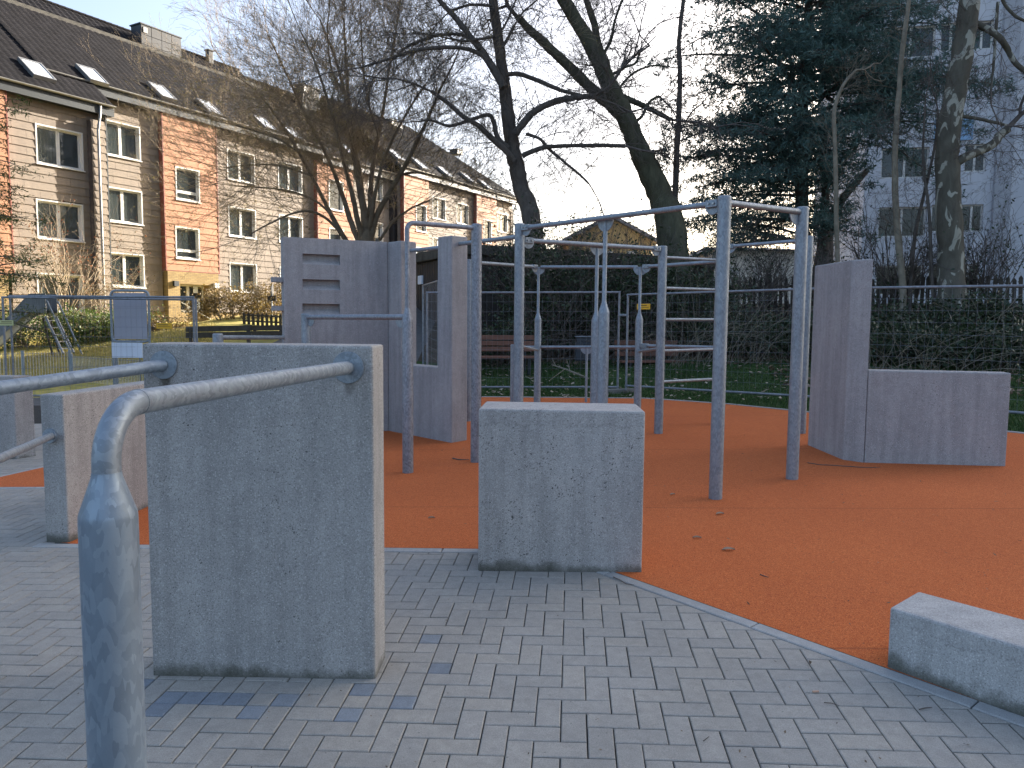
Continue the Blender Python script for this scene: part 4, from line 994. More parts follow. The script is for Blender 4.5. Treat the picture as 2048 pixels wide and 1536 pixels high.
def roof(S, x0, x1, y0, ze, y1, k, tiles=True, gutter=True, ph=.34, pw=.30, over=(.05, .05), nseg=5, fasc=.42):
    """tiled roof plane from the eave (y0, ze) inwards with slope k"""
    rows_ = int((y1 - y0) / (ph * math.cos(math.atan(k)))); cols = int((x1 - x0) / pw); nx_ = cols * nseg + 1
    X = np.linspace(x0, x1, nx_); prof = .030 * np.abs(np.sin(np.linspace(0, cols * math.pi, nx_))) ** .8
    V_ = []; F_ = []; b = 0
    for r in range(rows_):
        ya, yb = y0 + (y1 - y0) * r / rows_, y0 + (y1 - y0) * (r + 1) / rows_ + .04
        za, zb_ = ze + k * (ya - y0), ze + k * (yb - y0)
        A = np.stack([X, np.full(nx_, ya), za + prof + .045], 1); B = np.stack([X, np.full(nx_, yb), zb_ + prof * .9 + .012], 1); C_ = np.stack([X, np.full(nx_, ya + .004), np.full(nx_, za + .0)], 1)
        V_ += [C_, A, B]; idx = np.arange(nx_ - 1)
        for q in (0, 1): F_.append(np.stack([b + q*nx_ + idx, b + q*nx_ + idx + 1, b + (q+1)*nx_ + idx + 1, b + (q+1)*nx_ + idx], 1))
        b += 3 * nx_
    o = fastmesh('roof_tiles', np.concatenate(V_), np.concatenate(F_), M['tile'], S.T, kind='stuff')
    mb = MB(); zt = ze + k * (y1 - y0); mb.add([(x0, y0, ze-.02), (x1, y0, ze-.02), (x1, y1, zt-.02), (x0, y1, zt-.02), (x0, y0, ze-.2), (x1, y0, ze-.2), (x1, y1, zt-.2), (x0, y1, zt-.2)], [(0,1,2,3),(7,6,5,4),(0,4,5,1),(1,5,6,2),(3,2,6,7),(0,3,7,4)])
    ro = mb.build('roof', M['anthracite'], S.T)
    if gutter:
        n = 10; vs = []; R = .075
        for xx in (x0, x1):
            for q in range(n + 1): a = math.pi + math.pi * q / n; vs.append((xx, y0 - .07 + R * math.cos(a), ze + .0 + R * math.sin(a)))
        mb = MB(); mb.add(vs, [(q, q+1, n+1+q+1, n+1+q) for q in range(n)] + [(n+1+q, n+1+q+1, q+1, q) for q in range(0)])
        g = mb.build('gutter', M['zinc'], S.T); so2 = g.modifiers.new('thick', 'SOLIDIFY'); so2.thickness = .012
        mb = MB(); mb.box(x0 + .02, x1 - .02, y0 - .005, y0 + .03, ze - fasc, ze - .03); mb.build('fascia', M['anthracite'], S.T)
        mb = MB(); mb.box(x0 + .02, x1 - .02, y0 + .031, .0, ze - fasc + .02, ze - fasc + .05); mb.build('soffit', M['anthracite'], S.T)
    return ro
def skylight(S, px, py, r0z, k, w_=.80, h_=1.25):
    x, y = S.roof_hit(px, py, r0z, k); a = math.atan(k); Mx = Matrix.Translation((x, y, r0z + k * y)) @ Matrix.Rotation(a, 4, 'X')
    mb = MB()
    for q in ((-w_/2, -w_/2+.07, -h_/2, h_/2), (w_/2-.07, w_/2, -h_/2, h_/2), (-w_/2+.07, w_/2-.07, -h_/2, -h_/2+.08), (-w_/2+.07, w_/2-.07, h_/2-.10, h_/2)): mb.box(q[0], q[1], q[2], q[3], .0, .15, Mx)
    o = mb.build('skylight', M['zinc'], S.T)
    mb = MB(); mb.box(-w_/2+.07, w_/2-.07, -h_/2+.08, h_/2-.10, .11, .125, Mx); mb.build('pane', M['roofglass'], o)
def chimney(S, x, y, w_, d_, z0, z1, sheets=True):
    mb = MB(); mb.box(x, x + w_, y, y + d_, z0, z1); o = mb.build('chimney', M['slate'], S.T, bevel=.01)
    mb = MB(); mb.box(x - .05, x + w_ + .05, y - .05, y + d_ + .05, z1 + .001, z1 + .06); mb.build('chimney_cap', M['anthracite'], o)
    if sheets:
        n = max(2, int(w_ / .55)); h = (z1 - z0) / 3; mb = MB(); rr = random.Random(int(x * 10))
        for r in range(3):
            for c in range(n):
                mb.box(x + w_*c/n + .012, x + w_*(c+1)/n - .012, y - .012 - .012 * rr.random(), y - .002, z0 + r*h + .012, z0 + (r+1)*h - .012)
        mb.build('slate_sheets', M['slate'], o, kind='stuff')
        mb = MB(); mb.box(x + .12, x + .34, y - .05, y - .026, z1 - .38, z1 - .12); mb.build('vent', M['zinc'], o)
def solid(S, x0, x1, y0, y1, z0, z1, mat, name='wall'): mb = MB(); mb.box(x0, x1, y0, y1, z0, z1); return mb.build(name, M[mat], S.T)
KR = .78
def core(S, x0=0.0, deep=9.0, yin=.24):
    L, zb, ze = S.L, S.zb, S.ze; mb = MB(); mb.box(x0, L, yin, deep, zb - 1.5, ze - .3); mb.build('wall', M['wall_dark'], S.T)
# ---- part B (second): the one with the orange bay over the entrance
SB = Seg('second part of the apartment house with orange bay above the brick entrance', -17.3, 32.2, 12.75, 1.35, 11.15)
X = lambda S, px, py=420: S.hit(px, py)[0]
core(SB, -2.2)
rows_z = [2.92, 5.66, 8.42]; wh = 1.47
bx0, bx1 = X(SB, 321), X(SB, 427)
holesB = []; wn = []
for r, z0 in enumerate(rows_z):
    for pa_, pb_ in ((209, 279), (455, 511), (556, 604)):
        x0, x1 = X(SB, pa_), X(SB, pb_); x1 = x0 + 1.72
        holesB.append(window(SB, x0, x1, z0, z0 + wh, sashes=2, curtain=.9, seed=r * 3 + pa_))
zbay = SB.hit(326, 540)[1]
cladding(SB, (1.9, 11.0 - .3), [(-2.2, bx0 - .02), (bx1 + .02, SB.L)], holesB, 'tan', budget=290, seed=2)
solid(SB, -2.2, SB.L, .0, .23, .4, 1.88, 'brick', 'brick_plinth')
# orange bay
BP = .27
solid(SB, bx0 + .03, bx1 - .03, -BP + .17, .235, zbay + .06, 10.85, 'wall_dark', 'bay_core')
wz = []
for py0, py1, k in ((330, 403, 0), (450, 521, 1)):
    a = SB.hit(349, py0 + 2, -BP); b = SB.hit(398, py1, -BP); x0, x1 = a[0], a[0] + 1.28; z1, z0 = a[1], SB.hit(352, py1 - 4, -BP)[1]
    wz.append(window(SB, x0, x1, z0, z1, y=-BP, sashes=1, curtain=0, bar_low=True, seed=k, depth=.13))
cladding(SB, (zbay, 10.85), [(bx0 + .02, bx1 - .02)], wz, 'orange', y=-BP, budget=130, seed=5, plen=1.25)
for xx in (bx0 - .03, bx1 - .01): solid(SB, xx, xx + .04, -BP - .05, .0, zbay - .03, 10.85, 'red_trim', 'bay_edge_trim')
solid(SB, bx0 + .011, bx1 - .011, -BP - .04, .0, zbay - .035, zbay - .004, 'red_trim', 'bay_bottom')
# entrance in yellow brick: jambs, lintel, recessed door
ez1 = zbay - .04; ja, jb = bx0 + .05, bx1 - .05
solid(SB, ja, ja + .62, -.30, .236, .9, ez1 - .56, 'brick', 'brick_jamb'); solid(SB, jb - .55, jb, -.30, .236, .9, ez1 - .56, 'brick', 'brick_jamb'); solid(SB, ja, jb, -.302, .236, ez1 - .558, ez1, 'brick', 'brick_lintel')
dz0 = SB.hit(345, 646)[1]; dz1 = ez1 - .56; d0, d1 = ja + .64, jb - .57
dm = MB()
for q in ((d0, d0+.07), (d0 + .62, d0 + .76), (d1 - .07, d1)): dm.box(q[0], q[1], .10, .17, dz0, dz1)
for z in (dz0, dz0 + (dz1 - dz0) * .30, dz1 - .08): dm.box(d0 + .071, d0 + .619, .10, .17, z, z + .08); dm.box(d0 + .761, d1 - .071, .10, .17, z, z + .08)
do = dm.build('door', M['window_white'], SB.T)
mb = MB(); mb.box(d0 + .07, d1 - .07, .13, .138, dz0 + .05, dz1 - .02); mb.build('pane', M['pane'], do)
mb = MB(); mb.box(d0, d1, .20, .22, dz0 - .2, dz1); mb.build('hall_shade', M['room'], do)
mb = MB(); mb.box(d0 + .95, d0 + 1.35, .115, .128, dz0 + .55, dz0 + 1.15); mb.build('notice', M['board_white'], do)
mb = MB(); mb.box(d0 + 1.0, d0 + 1.25, .115, .127, dz0 + 1.42, dz0 + 1.75); mb.build('notice', M['board_white'], do)
mb = MB(); mb.tube([(d0 + .85, .08, dz0 + .95), (d0 + .85, .08, dz0 + 1.25)], .014, 8); mb.build('handle', M['zinc'], do)
solid(SB, ja - .4, jb + .4, -1.2, .09, dz0 - .9, dz0 - .02, 'kerb', 'entrance_step')
mb = MB(); mb.tube([(ja + .55, -.45, dz0 + .95), (ja + 1.5, -1.2, dz0 + .2), (ja + 1.5, -1.2, dz0 - .3)], .02, 8); mb.build('stair_rail', M['window_white'], SB.T, smooth=True)
for nm, xx, mt in (('wall_lamp', ja + .25, 'anthracite'), ('bell_box', jb - .30, 'window_white')): solid(SB, xx, xx + .24, -.42, -.302, dz1 - .12, dz1 + .12, mt, nm)
ye = -.42
roof(SB, -2.4, SB.L + .1, ye, 11.12, 4.6, KR)
rz0 = 11.12 - KR * ye
solid(SB, -2.4, SB.L + .1, 4.55, 4.80, rz0 + KR * 4.55 + .02, rz0 + KR * 4.55 + .20, 'shed_top', 'ridge_flashing')
def upper_roof(S, x0, x1, rz, dy=1.55, up=0):
    z0 = rz + KR * 4.6 + up; n0 = .0; V_ = [(x0, 4.801, z0), (x1, 4.801, z0), (x1, 4.801 + dy, z0 + dy * .82), (x0, 4.801 + dy, z0 + dy * .82), (x1, 10.5, z0 - 2), (x0, 10.5, z0 - 2)]
    mb = MB(); mb.add(V_, [(0, 1, 2, 3), (3, 2, 4, 5), (0, 3, 5), (2, 1, 4)]); mb.build('upper_roof', M['tile'], S.T)
    n = int((x1 - x0) / .33); mb = MB()
    for i in range(n): mb.tube([(x0 + i*.33, 4.801 + dy, z0 + dy*.82 + .015), (x0 + i*.33 + .36, 4.801 + dy, z0 + dy*.82 + .03)], .085, 6)
    mb.build('ridge_tiles', M['tile'], S.T, kind='stuff'); mb = MB()
    rws = 5
    for r in range(rws):
        y_ = 4.801 + dy * r / rws; z_ = z0 + dy * .82 * r / rws
        for i in range(n): mb.add([(x0+i*.33, y_, z_+.01), (x0+i*.33+.165, y_, z_+.055), (x0+i*.33+.33, y_, z_+.01), (x0+i*.33+.33, y_+dy/rws, z_+dy*.82/rws), (x0+i*.33+.165, y_+dy/rws, z_+dy*.82/rws+.035), (x0+i*.33, y_+dy/rws, z_+dy*.82/rws)], [(0,1,4,5),(1,2,3,4)])
    mb.build('upper_tiles', M['tile'], S.T, kind='stuff')
upper_roof(SB, -2.4, SB.L + .1, rz0)
for px, py in ((183, 154), (323, 187), (418, 219), (528, 250), (585, 270)): skylight(SB, px, py, rz0 + .05, KR)
cx_, _ = SB.roof_hit(345, 160, rz0, KR); chimney(SB, cx_ + .3, 4.85, 2.3, .8, rz0 + KR*4.4, rz0 + KR*4.6 + 1.28)
chimney(SB, SB.hit(446, 190, 4.9)[0], 6.0, .3, .3, rz0 + KR*5.8, rz0 + KR*5.8 + .75, False)
chimney(SB, SB.hit(600, 200, 5.2)[0], 5.0, 1.5, .7, rz0 + KR*4.4, rz0 + KR*4.6 + 1.3)
# ---- part A (nearest, protrudes and stands a metre lower)
ax, ay = -17.3 + .866 * 1.35, 32.2 - .5 * 1.35
SA = Seg('nearest part of the apartment house, one step lower, with the zinc downpipe at its corner', ax - DX * 12, ay - DY * 12, 12.0, .5, 9.98)
xe = X(SA, 206, 400); SA.L = xe
core(SA)
ra = [z - 1.12 for z in rows_z]; holesA = []
for r, z0 in enumerate(ra):
    x0 = X(SA, 66 + 5 * r); holesA.append(window(SA, x0, x0 + 1.78, z0, z0 + wh, sashes=2, curtain=1, seed=20 + r))
xo = X(SA, 12, 400)
cladding(SA, (.95, 9.7), [(xo + .05, SA.L)], holesA, 'tan', budget=230, seed=9)
solid(SA, 0, SA.L, .0, .23, -.3, .94, 'brick', 'brick_plinth')
solid(SA, 0, xo - .03, -.08, .235, SA.hit(5, 551)[1], 9.75, 'wall_dark', 'bay_core')
cladding(SA, (SA.hit(5, 551)[1], 9.75), [(xo - 2.6, xo - .01)], [], 'orange', y=-.26, budget=60, seed=6)
solid(SA, xo - .01, xo + .03, -.31, .0, SA.hit(5, 551)[1], 9.75, 'red_trim', 'bay_edge_trim')
solid(SA, 0, xo - .2, -.30, .236, -.3, SA.hit(5, 551)[1] - .01, 'brick', 'brick_entrance')
# end wall of the step
xp = X(SA, 177, 400)
solid(SA, xp + .02, SA.L, -.27, .0, .4, 9.3, 'wall_dark', 'pilaster_core'); cladding(SA, (.6, 9.3), [(xp, SA.L)], [], 'tan', y=-.31, budget=60, seed=8)
solid(SA, SA.L + .001, SA.L + .05, -.35, 1.6, .3, 9.9, 'anthracite', 'corner_trim')
roof(SA, -1, SA.L + .35, -.42, 9.98, .96, KR, fasc=.40)
rzA = 9.98 + KR * .42
roof(SA, -1, SA.L - .9, .97, rzA + KR * .97, 5.9, KR, gutter=False)
solid(SA, -1, SA.L - 1.2, 5.9, 6.15, rzA + KR*5.9 - .05, rzA + KR*5.9 + .15, 'shed_top', 'ridge_flashing')
for px, py in ((73, 144),): skylight(SA, px, py, rzA + .05, KR, .85, 1.3)
q = SA.hit(0, 60, 6.3)[0]; chimney(SA, q - 1.5, 6.2, SA.hit(27, 40, 6.2)[0] - q + 1.5, .8, rzA + KR*5.5, SA.hit(20, -8, 6.2)[1]); chimney(SA, SA.hit(28, 40, 7.2)[0], 7.2, SA.hit(48, 40, 7.2)[0] - SA.hit(28, 40, 7.2)[0], .5, rzA + KR*5.5, SA.hit(40, 2, 7.2)[1], False)
# downpipe with swan neck
dpx = X(SA, 188, 400)
mb = MB(); mb.tube([(dpx + .12, -.45, 9.88), (dpx + .12, -.43, 9.6), (dpx + .02, -.46, 9.1), (dpx, -.44, 8.9), (dpx, -.44, .2)], .05, 12); mb.build('downpipe', M['zinc'], SA.T, smooth=True)
mb = MB(); mb.tube([(SA.L + .3, .95, 11.1), (SA.L + .3, .9, 10.75), (SA.L + .1, .9, 10.3)], .055, 12); mb.build('downpipe', M['zinc'], SA.T, smooth=True)
# ---- part C
SC_ = Seg('third part of the apartment house half hidden by the budding tree', -10.92, 43.25, 6.1, 2.2, 10.7)
core(SC_)
oz = 3.2; hC = []
xo0, xo1 = X(SC_, 627), X(SC_, 700)
for r, z0 in enumerate([3.5, 6.25, 9.0 - .1]):
    hC.append(window(SC_, X(SC_, 735), X(SC_, 735) + 1.4, z0, z0 + 1.35, sashes=2, lite=True, seed=40 + r))
hb = [window(SC_, xo0 + .9, xo0 + 2.1, z, z + 1.7, y=-.26, sashes=1, lite=True, curtain=1, seed=50) for z in (5.1, 7.8)]
cladding(SC_, (2.9, 10.4), [(xo1 + .02, SC_.L)], hC, 'tan', single=False, seed=3); cladding(SC_, (4.6, 10.4), [(xo0 + .02, xo1 - .02)], hb, 'orange', y=-.26, single=False, seed=4)
solid(SC_, xo0, xo0 + .04, -.31, 0, 4.6, 10.4, 'red_trim', 'bay_edge_trim'); solid(SC_, xo0 + .05, xo1 - .05, -.08, .235, 4.62, 10.38, 'wall_dark', 'bay_core'); solid(SC_, 0, SC_.L, .0, .23, 1.5, 2.88, 'brick', 'brick_plinth')
roof(SC_, -.1, SC_.L + .1, -.42, 10.72, 4.6, KR, nseg=4); rzC = 10.72 + KR * .42
upper_roof(SC_, -.1, SC_.L + .1, rzC, up=.1)
for px, py in ((690, 300), (760, 306)): skylight(SC_, px, py, rzC + .05, KR)
# ---- part D
SD = Seg('farthest part of the apartment house, free-standing at its gable end', -7.35, 48.6, 14.9, 2.4, 11.2)
SD.L = X(SD, 1024, 450); core(SD)
hD = []; o1, o2, o3, o4 = X(SD, 801), X(SD, 850), X(SD, 947), X(SD, 986)
for r, z0 in enumerate([3.1, 5.75, 8.45]):
    for p0_ in (864, 912, 994): x0 = X(SD, p0_); hD.append(window(SD, x0, x0 + 1.55, z0, z0 + 1.45, sashes=2, lite=True, curtain=.7, seed=60 + r + p0_))
hb = []
for z in (4.6, 7.35):
    hb.append(window(SD, X(SD, 824), X(SD, 824) + 1.15, z, z + 1.75, y=-.28, sashes=1, lite=True, curtain=.9, seed=71)); x0 = X(SD, 960); hb.append(window(SD, x0, x0 + 1.15, z, z + 1.75, y=-.28, sashes=1, lite=True, curtain=.9, seed=72))
cladding(SD, (2.6, 10.9), [(0, o1 - .02), (o2 + .02, o3 - .02), (o4 + .02, SD.L)], hD, 'tan', single=False, seed=13)
cladding(SD, (3.9, 10.9), [(o1, o2), (o3, o4)], hb, 'orange', y=-.28, single=False, seed=14)
for a, b in ((o1, o2), (o3, o4)):
    solid(SD, a + .03, b - .03, -.11, .235, 3.9, 10.9, 'wall_dark', 'bay_core'); solid(SD, a - .05, a - .01, -.33, 0, 3.9, 10.9, 'red_trim', 'bay_edge_trim')
solid(SD, 0, SD.L, .0, .23, 1.2, 2.58, 'brick', 'brick_plinth')
mb = MB(); mb.tube([(SD.L + .05, -.45, 11.0), (SD.L - .05, -.12, 10.2), (SD.L - .05, -.12, 2)], .055, 10); mb.build('downpipe', M['zinc'], SD.T, smooth=True)
# hipped end of its roof: main plane, then a hip
rzD = 11.2 + KR * .42; yr = 6.2; zr = rzD + KR * 4.6 + .1
roof(SD, -.1, SD.L + .3, -.42, 11.2, .6, KR, nseg=4)
mb = MB(); hx = SD.L + .3
mb.add([(-.1, .6, rzD + KR*.6), (hx - .02, .6, rzD + KR*.6), (hx - 5.4, yr, rzD + KR*yr), (-.1, yr, rzD + KR*yr), (hx, -.3, rzD - .3), (hx, 12.7, rzD - .3), (-.1, 12.7, rzD - .3)], [(0,1,2,3),(1,4,5,2),(3,2,5,6)]); mb.build('roof_slope', M['tile'], SD.T)
V_, F_, b = [], [], 0                       # tile courses clipped by the hip
for r in range(18):
    ya, yb = .6 + (yr-.6) * r / 18, .6 + (yr-.6) * (r+1) / 18; xr = hx - .1 - 5.3 * (r + .5) / 18; n = int((xr + .1) / .3); 
    for i in range(n): V_ += [(-.1+i*.3, ya, rzD+KR*ya+.02), (-.1+i*.3+.15, ya, rzD+KR*ya+.075), (-.1+i*.3+.3, ya, rzD+KR*ya+.02), (-.1+i*.3+.3, yb, rzD+KR*yb+.01), (-.1+i*.3+.15, yb, rzD+KR*yb+.05), (-.1+i*.3, yb, rzD+KR*yb+.01)]; F_ += [(b,b+1,b+4,b+5),(b+1,b+2,b+3,b+4)]; b += 6
fastmesh('hip_tiles', V_, F_, M['tile'], SD.T, kind='stuff')
for px, py in ((790, 312), (838, 330), (890, 347), (935, 358), (970, 372)): skylight(SD, px, py, rzD + .08, KR, .8, 1.3)
chimney(SD, SD.hit(907, 330, 6.4)[0], 6.0, .8, .8, rzD + KR*5.2, SD.hit(912, 299, 6.2)[1], False)
chimney(SC_, SC_.hit(770, 280, 5.5)[0], 5.0, 1.4, .7, rzC + KR*4.2, rzC + KR*4.6 + 1.5)

# ================================================================== HIGH-RISE ON THE RIGHT
hx0, hy0 = XD(1716, 38); an = rad(-12)
T = thing('high_rise', 'tall pale grey high-rise behind the conifer at the right', 'high-rise', (hx0, hy0, 1.5), an)
mb = MB(); mb.box(0, 42, .35, 14, -2, 34); mb.build('wall', M['highrise'], T)
HM = MWORLD[T.name]; HI = HM.inverted()
def hh(px, py):
    o = HI @ Vector((0, 0, EYE)); d = HI.to_3x3() @ ray(px, py); t_ = -o.y / d.y; h = o + d * t_; return h.x, h.z
# facade skin with window openings
wins = []
zrow = [hh(1790, 474)[1] + 2.85 * k for k in range(-1, 11)]
cols_ = [hh(1757, 440)[0], hh(1885, 440)[0], hh(1920, 440)[0]]
for z in zrow:
    if z < .3: continue
    if 8 < z < 12: continue
    wins.append((hh(1757, 440)[0], hh(1757, 440)[0] + 2.15, z, z + 1.45)); wins.append((hh(1862, 440)[0], hh(1862, 440)[0] + .95, z + .2, z + 1.5)); wins.append((hh(1922, 440)[0], hh(1922, 440)[0] + .95, z + .2, z + 1.5))
    for k in range(6): wins.append((11 + k * 4.8, 13 + k * 4.8, z, z + 1.45))
wins.sort(key=lambda q: (q[2], q[0])); mb = MB(); z = -1.5
lev = sorted({-2, 34, *[q[2] for q in wins], *[q[3] for q in wins]})
for a, b in zip(lev, lev[1:]):
    x = 0
    for q in sorted([q for q in wins if q[2] <= a + 1e-6 and q[3] >= b - 1e-6]):
        if q[0] > x: mb.box(x, q[0], 0, .34, a, b)
        x = q[1]
    mb.box(x, 42, 0, .34, a, b)
mb.build('facade', M['highrise'], T)
for q in wins:
    if q[2] > 26: continue
    mb = MB(); f = .07
    for c in ((q[0], q[0]+f, q[2], q[3]), (q[1]-f, q[1], q[2], q[3]), (q[0]+f, q[1]-f, q[2], q[2]+f), (q[0]+f, q[1]-f, q[3]-f, q[3]), ((q[0]+q[1])/2-.05, (q[0]+q[1])/2+.05, q[2]+f, q[3]-f)): mb.box(c[0], c[1], .12, .20, c[2], c[3])
    o = mb.build('window', M['window_white'], T); mb = MB(); mb.box(q[0]+f, q[1]-f, .16, .166, q[2]+f, q[3]-f); mb.build('pane', M['pane'], o)
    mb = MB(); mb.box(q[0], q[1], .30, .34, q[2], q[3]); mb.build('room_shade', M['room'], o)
xs_ = hh(1990, 300)[0]; mb = MB(); mb.box(xs_, xs_ + .7, -.25, -.002, -2, 34); mb.build('pilaster', M['hr_strip'], T)
for k, (px, py) in enumerate(((1868, 262),)):
    x, z = hh(px, py); mb = MB(); mb.box(x, x + 1.7, -.08, -.004, z - .5, z + .5); mb.build('blue_panel', M['hr_blue'], T, bevel=.01)

# ================================================================== SHED AND FAR HOUSES
c0_ = Vector(XD(930, 20.2)); cl_ = Vector(XD(790, 25.5)); cr_ = Vector(XD(1425, 24.5))
zs_ = ZA(488, *c0_)
T = thing('shed', 'long dark flat-roofed shed behind the shrubs left of the big trees', 'shed', (*c0_, terrain(*c0_)))
bk = [(cl_.x + 3.5, cl_.y + 4), (cr_.x - 1, cr_.y + 5)]
poly = ccw([tuple(c0_), tuple(cr_), bk[1], bk[0], tuple(cl_)]); mb = MB(); mb.prism(poly, -.5, zs_ - .28); mb.build('wall', M['shed'], T, world=True)
cc_ = Vector((sum(p[0] for p in poly)/5, sum(p[1] for p in poly)/5)); big = [tuple(cc_ + (Vector(p) - cc_) * 1.035) for p in poly]
mb = MB(); mb.prism(big, zs_ - .279, zs_); mb.build('roof_edge', M['shed_top'], T, world=True, bevel=.03)
for (a, b) in ((c0_, cr_), (cl_, c0_)):      # vertical boards
    v = (b - a); L = v.length; v.normalize(); nn = Vector((v.y, -v.x)); an = math.atan2(v.y, v.x)
    n = int(L / .20)
    for i in range(min(n, 60)):
        q = a + v * (i * .20 + .01); Mx = Matrix.Translation((q.x, q.y, 0)) @ Matrix.Rotation(an, 4, 'Z'); mb = MB(); mb.box(0, .17, -.03, -.001, 0, zs_ - .30, Mx); mb.build('board', M['shed'], T, world=True)
q = AT(842, 560, 23.0); T = thing('wall_sign', 'small white square sign on the dark shed wall seen through the notch', 'wall sign', q)
mb = MB(); an = math.atan2((c0_ - cl_).y, (c0_ - cl_).x); v = (c0_ - cl_).normalized(); t_ = (Vector((q.x, q.y)) - cl_).dot(v); s = cl_ + v * t_; T.location = (s.x, s.y, q.z); MWORLD[T.name] = Matrix.Translation((s.x, s.y, q.z))
Mx = Matrix.Translation((s.x, s.y, q.z)) @ Matrix.Rotation(an, 4, 'Z'); mb.box(-.17, .17, -.09, -.032, -.13, .13, Mx); mb.build('sign_face', M['board_white'], T, world=True, bevel=.008)
def far_house(label, px0, px1, pyb, pye, pyr, D, wallm, roofm, gable=True, deep=8):
    x0, y0 = XD(px0, D); x1, y1 = XD(px1, D); zb_, ze_, zr_ = ZA(pyb, x0, y0), ZA(pye, x0, y0), ZA(pyr, x0, y0)
    T = thing('far_house', label, 'house', (x0, y0, zb_), 0); L = x1 - x0; w_ = [(0, 0), (L, 0), (L, ze_ - zb_), (L / 2, zr_ - zb_), (0, ze_ - zb_)] if gable else [(0, 0), (L, 0), (L, ze_ - zb_), (0, ze_ - zb_)]
    n = len(w_); mb = MB(); mb.add([(a, 0, b) for a, b in w_] + [(a, deep, b) for a, b in w_], [tuple(range(n)), tuple(range(2*n-1, n-1, -1))] + [(i, i+n, (i+1) % n + n, (i+1) % n) for i in range(n)]); mb.build('wall', M[wallm], T)
    mb = MB()
    if gable:
        for s in (0, 1):
            a = (0, ze_ - zb_) if s == 0 else (L, ze_ - zb_); c = (L/2, zr_ - zb_); dx = -.4 if s == 0 else .4; sl = (c[1]-a[1]) / abs(c[0]-a[0]); e = (a[0]+dx, a[1]-.4*sl)
            mb.add([(e[0], -.4, e[1]+.02), (c[0], -.4, c[1]+.02), (c[0], deep, c[1]+.02), (e[0], deep, e[1]+.02), (e[0], -.4, e[1]+.25), (c[0], -.4, c[1]+.25), (c[0], deep, c[1]+.25), (e[0], deep, e[1]+.25)], [(0,3,2,1),(4,5,6,7),(0,1,5,4),(1,2,6,5),(2,3,7,6),(3,0,4,7)])
    else: mb.add([(-.3, -.4, ze_-zb_), (L+.3, -.4, ze_-zb_), (L-.5, deep*.5, zr_-zb_), (.5, deep*.5, zr_-zb_), (L+.3, deep, ze_-zb_), (-.3, deep, ze_-zb_)], [(0,1,2,3),(3,2,4,5),(1,4,2),(0,3,5)])
    mb.build('roof', M[roofm], T)
    for k in range(3):
        xx = L * (.18 + .26 * k); mb = MB(); zz = (ze_ - zb_) * .45; mb.box(xx, xx + L * .1, -.05, -.01, zz, zz + (ze_ - zb_) * .28); mb.build('window', M['window_white'], T); 
far_house('ochre gabled house far behind the two big trunks', 1135, 1300, 560, 480, 436, 48, 'yellow_house', 'roof_grey')
far_house('cream house with grey roof behind the ladder and right post', 1425, 1600, 620, 500, 478, 36, 'cream', 'roof_grey', False)
far_house('low house with reddish roof far right of the conifer trunk', 1640, 1710, 590, 524, 512, 60, 'cream', 'red_trim', False, 6)

# ================================================================== TREES
def nrm(v): return v / (np.linalg.norm(v) + 1e-9)
def grow(out, tips, p, d, L, r, lvl, mx, rng, up=.05, wob=.22, nch=3, ratio=.62, spread=.75, ns=4, nodes=None, flat=1.0):
    """recursive branching; every piece goes to out as (p, q, r0, r1)"""
    step = L / ns; d = nrm(d); ra = r
    for i in range(ns):
        d = nrm(d + rng.normal(size=3) * wob + np.array([0, 0, up])); q = p + d * step; rb = max(r * (1 - .45 * (i + 1) / ns), .0026); out.append((p, q, max(ra, .0026), rb))
        if lvl < mx and i >= (1 if lvl else 0):
            k = nch if rng.random() < .75 else nch - 1
            for _ in range(max(1, k // 2 + (rng.random() < .5))):
                a = rng.normal(size=3); a -= d * a.dot(d); a = nrm(a); a[1] *= flat; s = spread * rng.uniform(.6, 1.25)
                grow(out, tips, q, nrm(d * math.cos(s) + a * math.sin(s)), L * ratio * rng.uniform(.6, 1.1), rb * .7, lvl + 1, mx, rng, up, wob, nch, ratio, spread, max(3, ns - 1), nodes, flat)
        p = q; ra = rb
        if nodes is not None and lvl >= mx - 1: nodes.append(p)
    tips.append(p)
def px_limb(pts, D, rng, drift=.0, sway=.25):
    """trace a limb: (px, py, width px) at depth D -> world points and radii"""
    P, R_ = [], []; off = 0
    for i, (x, y, w_) in enumerate(pts):
        DD = D + off; P.append(np.array(AT(x, y, DD))); R_.append(w_ / 2 * DD / FPX); off += drift + rng.normal() * sway * .3
    return P, R_
def smooth_line(P, R_, rng, sub=3, wob=.0):
    Q, S = [], []; n = len(P)
    for i in range(n - 1):
        p0, p1, p2, p3 = P[max(i-1, 0)], P[i], P[i+1], P[min(i+2, n-1)]
        for k in range(sub):
            t_ = k / sub; Q.append(.5 * ((2*p1) + (-p0+p2)*t_ + (2*p0-5*p1+4*p2-p3)*t_*t_ + (-p0+3*p1-3*p2+p3)*t_**3) + rng.normal(size=3) * wob * R_[i]); S.append((R_[i]*(1-t_) + R_[i+1]*t_) * (1 + rng.uniform(-.05, .07)))
    Q.append(P[-1]); S.append(R_[-1]); return Q, S
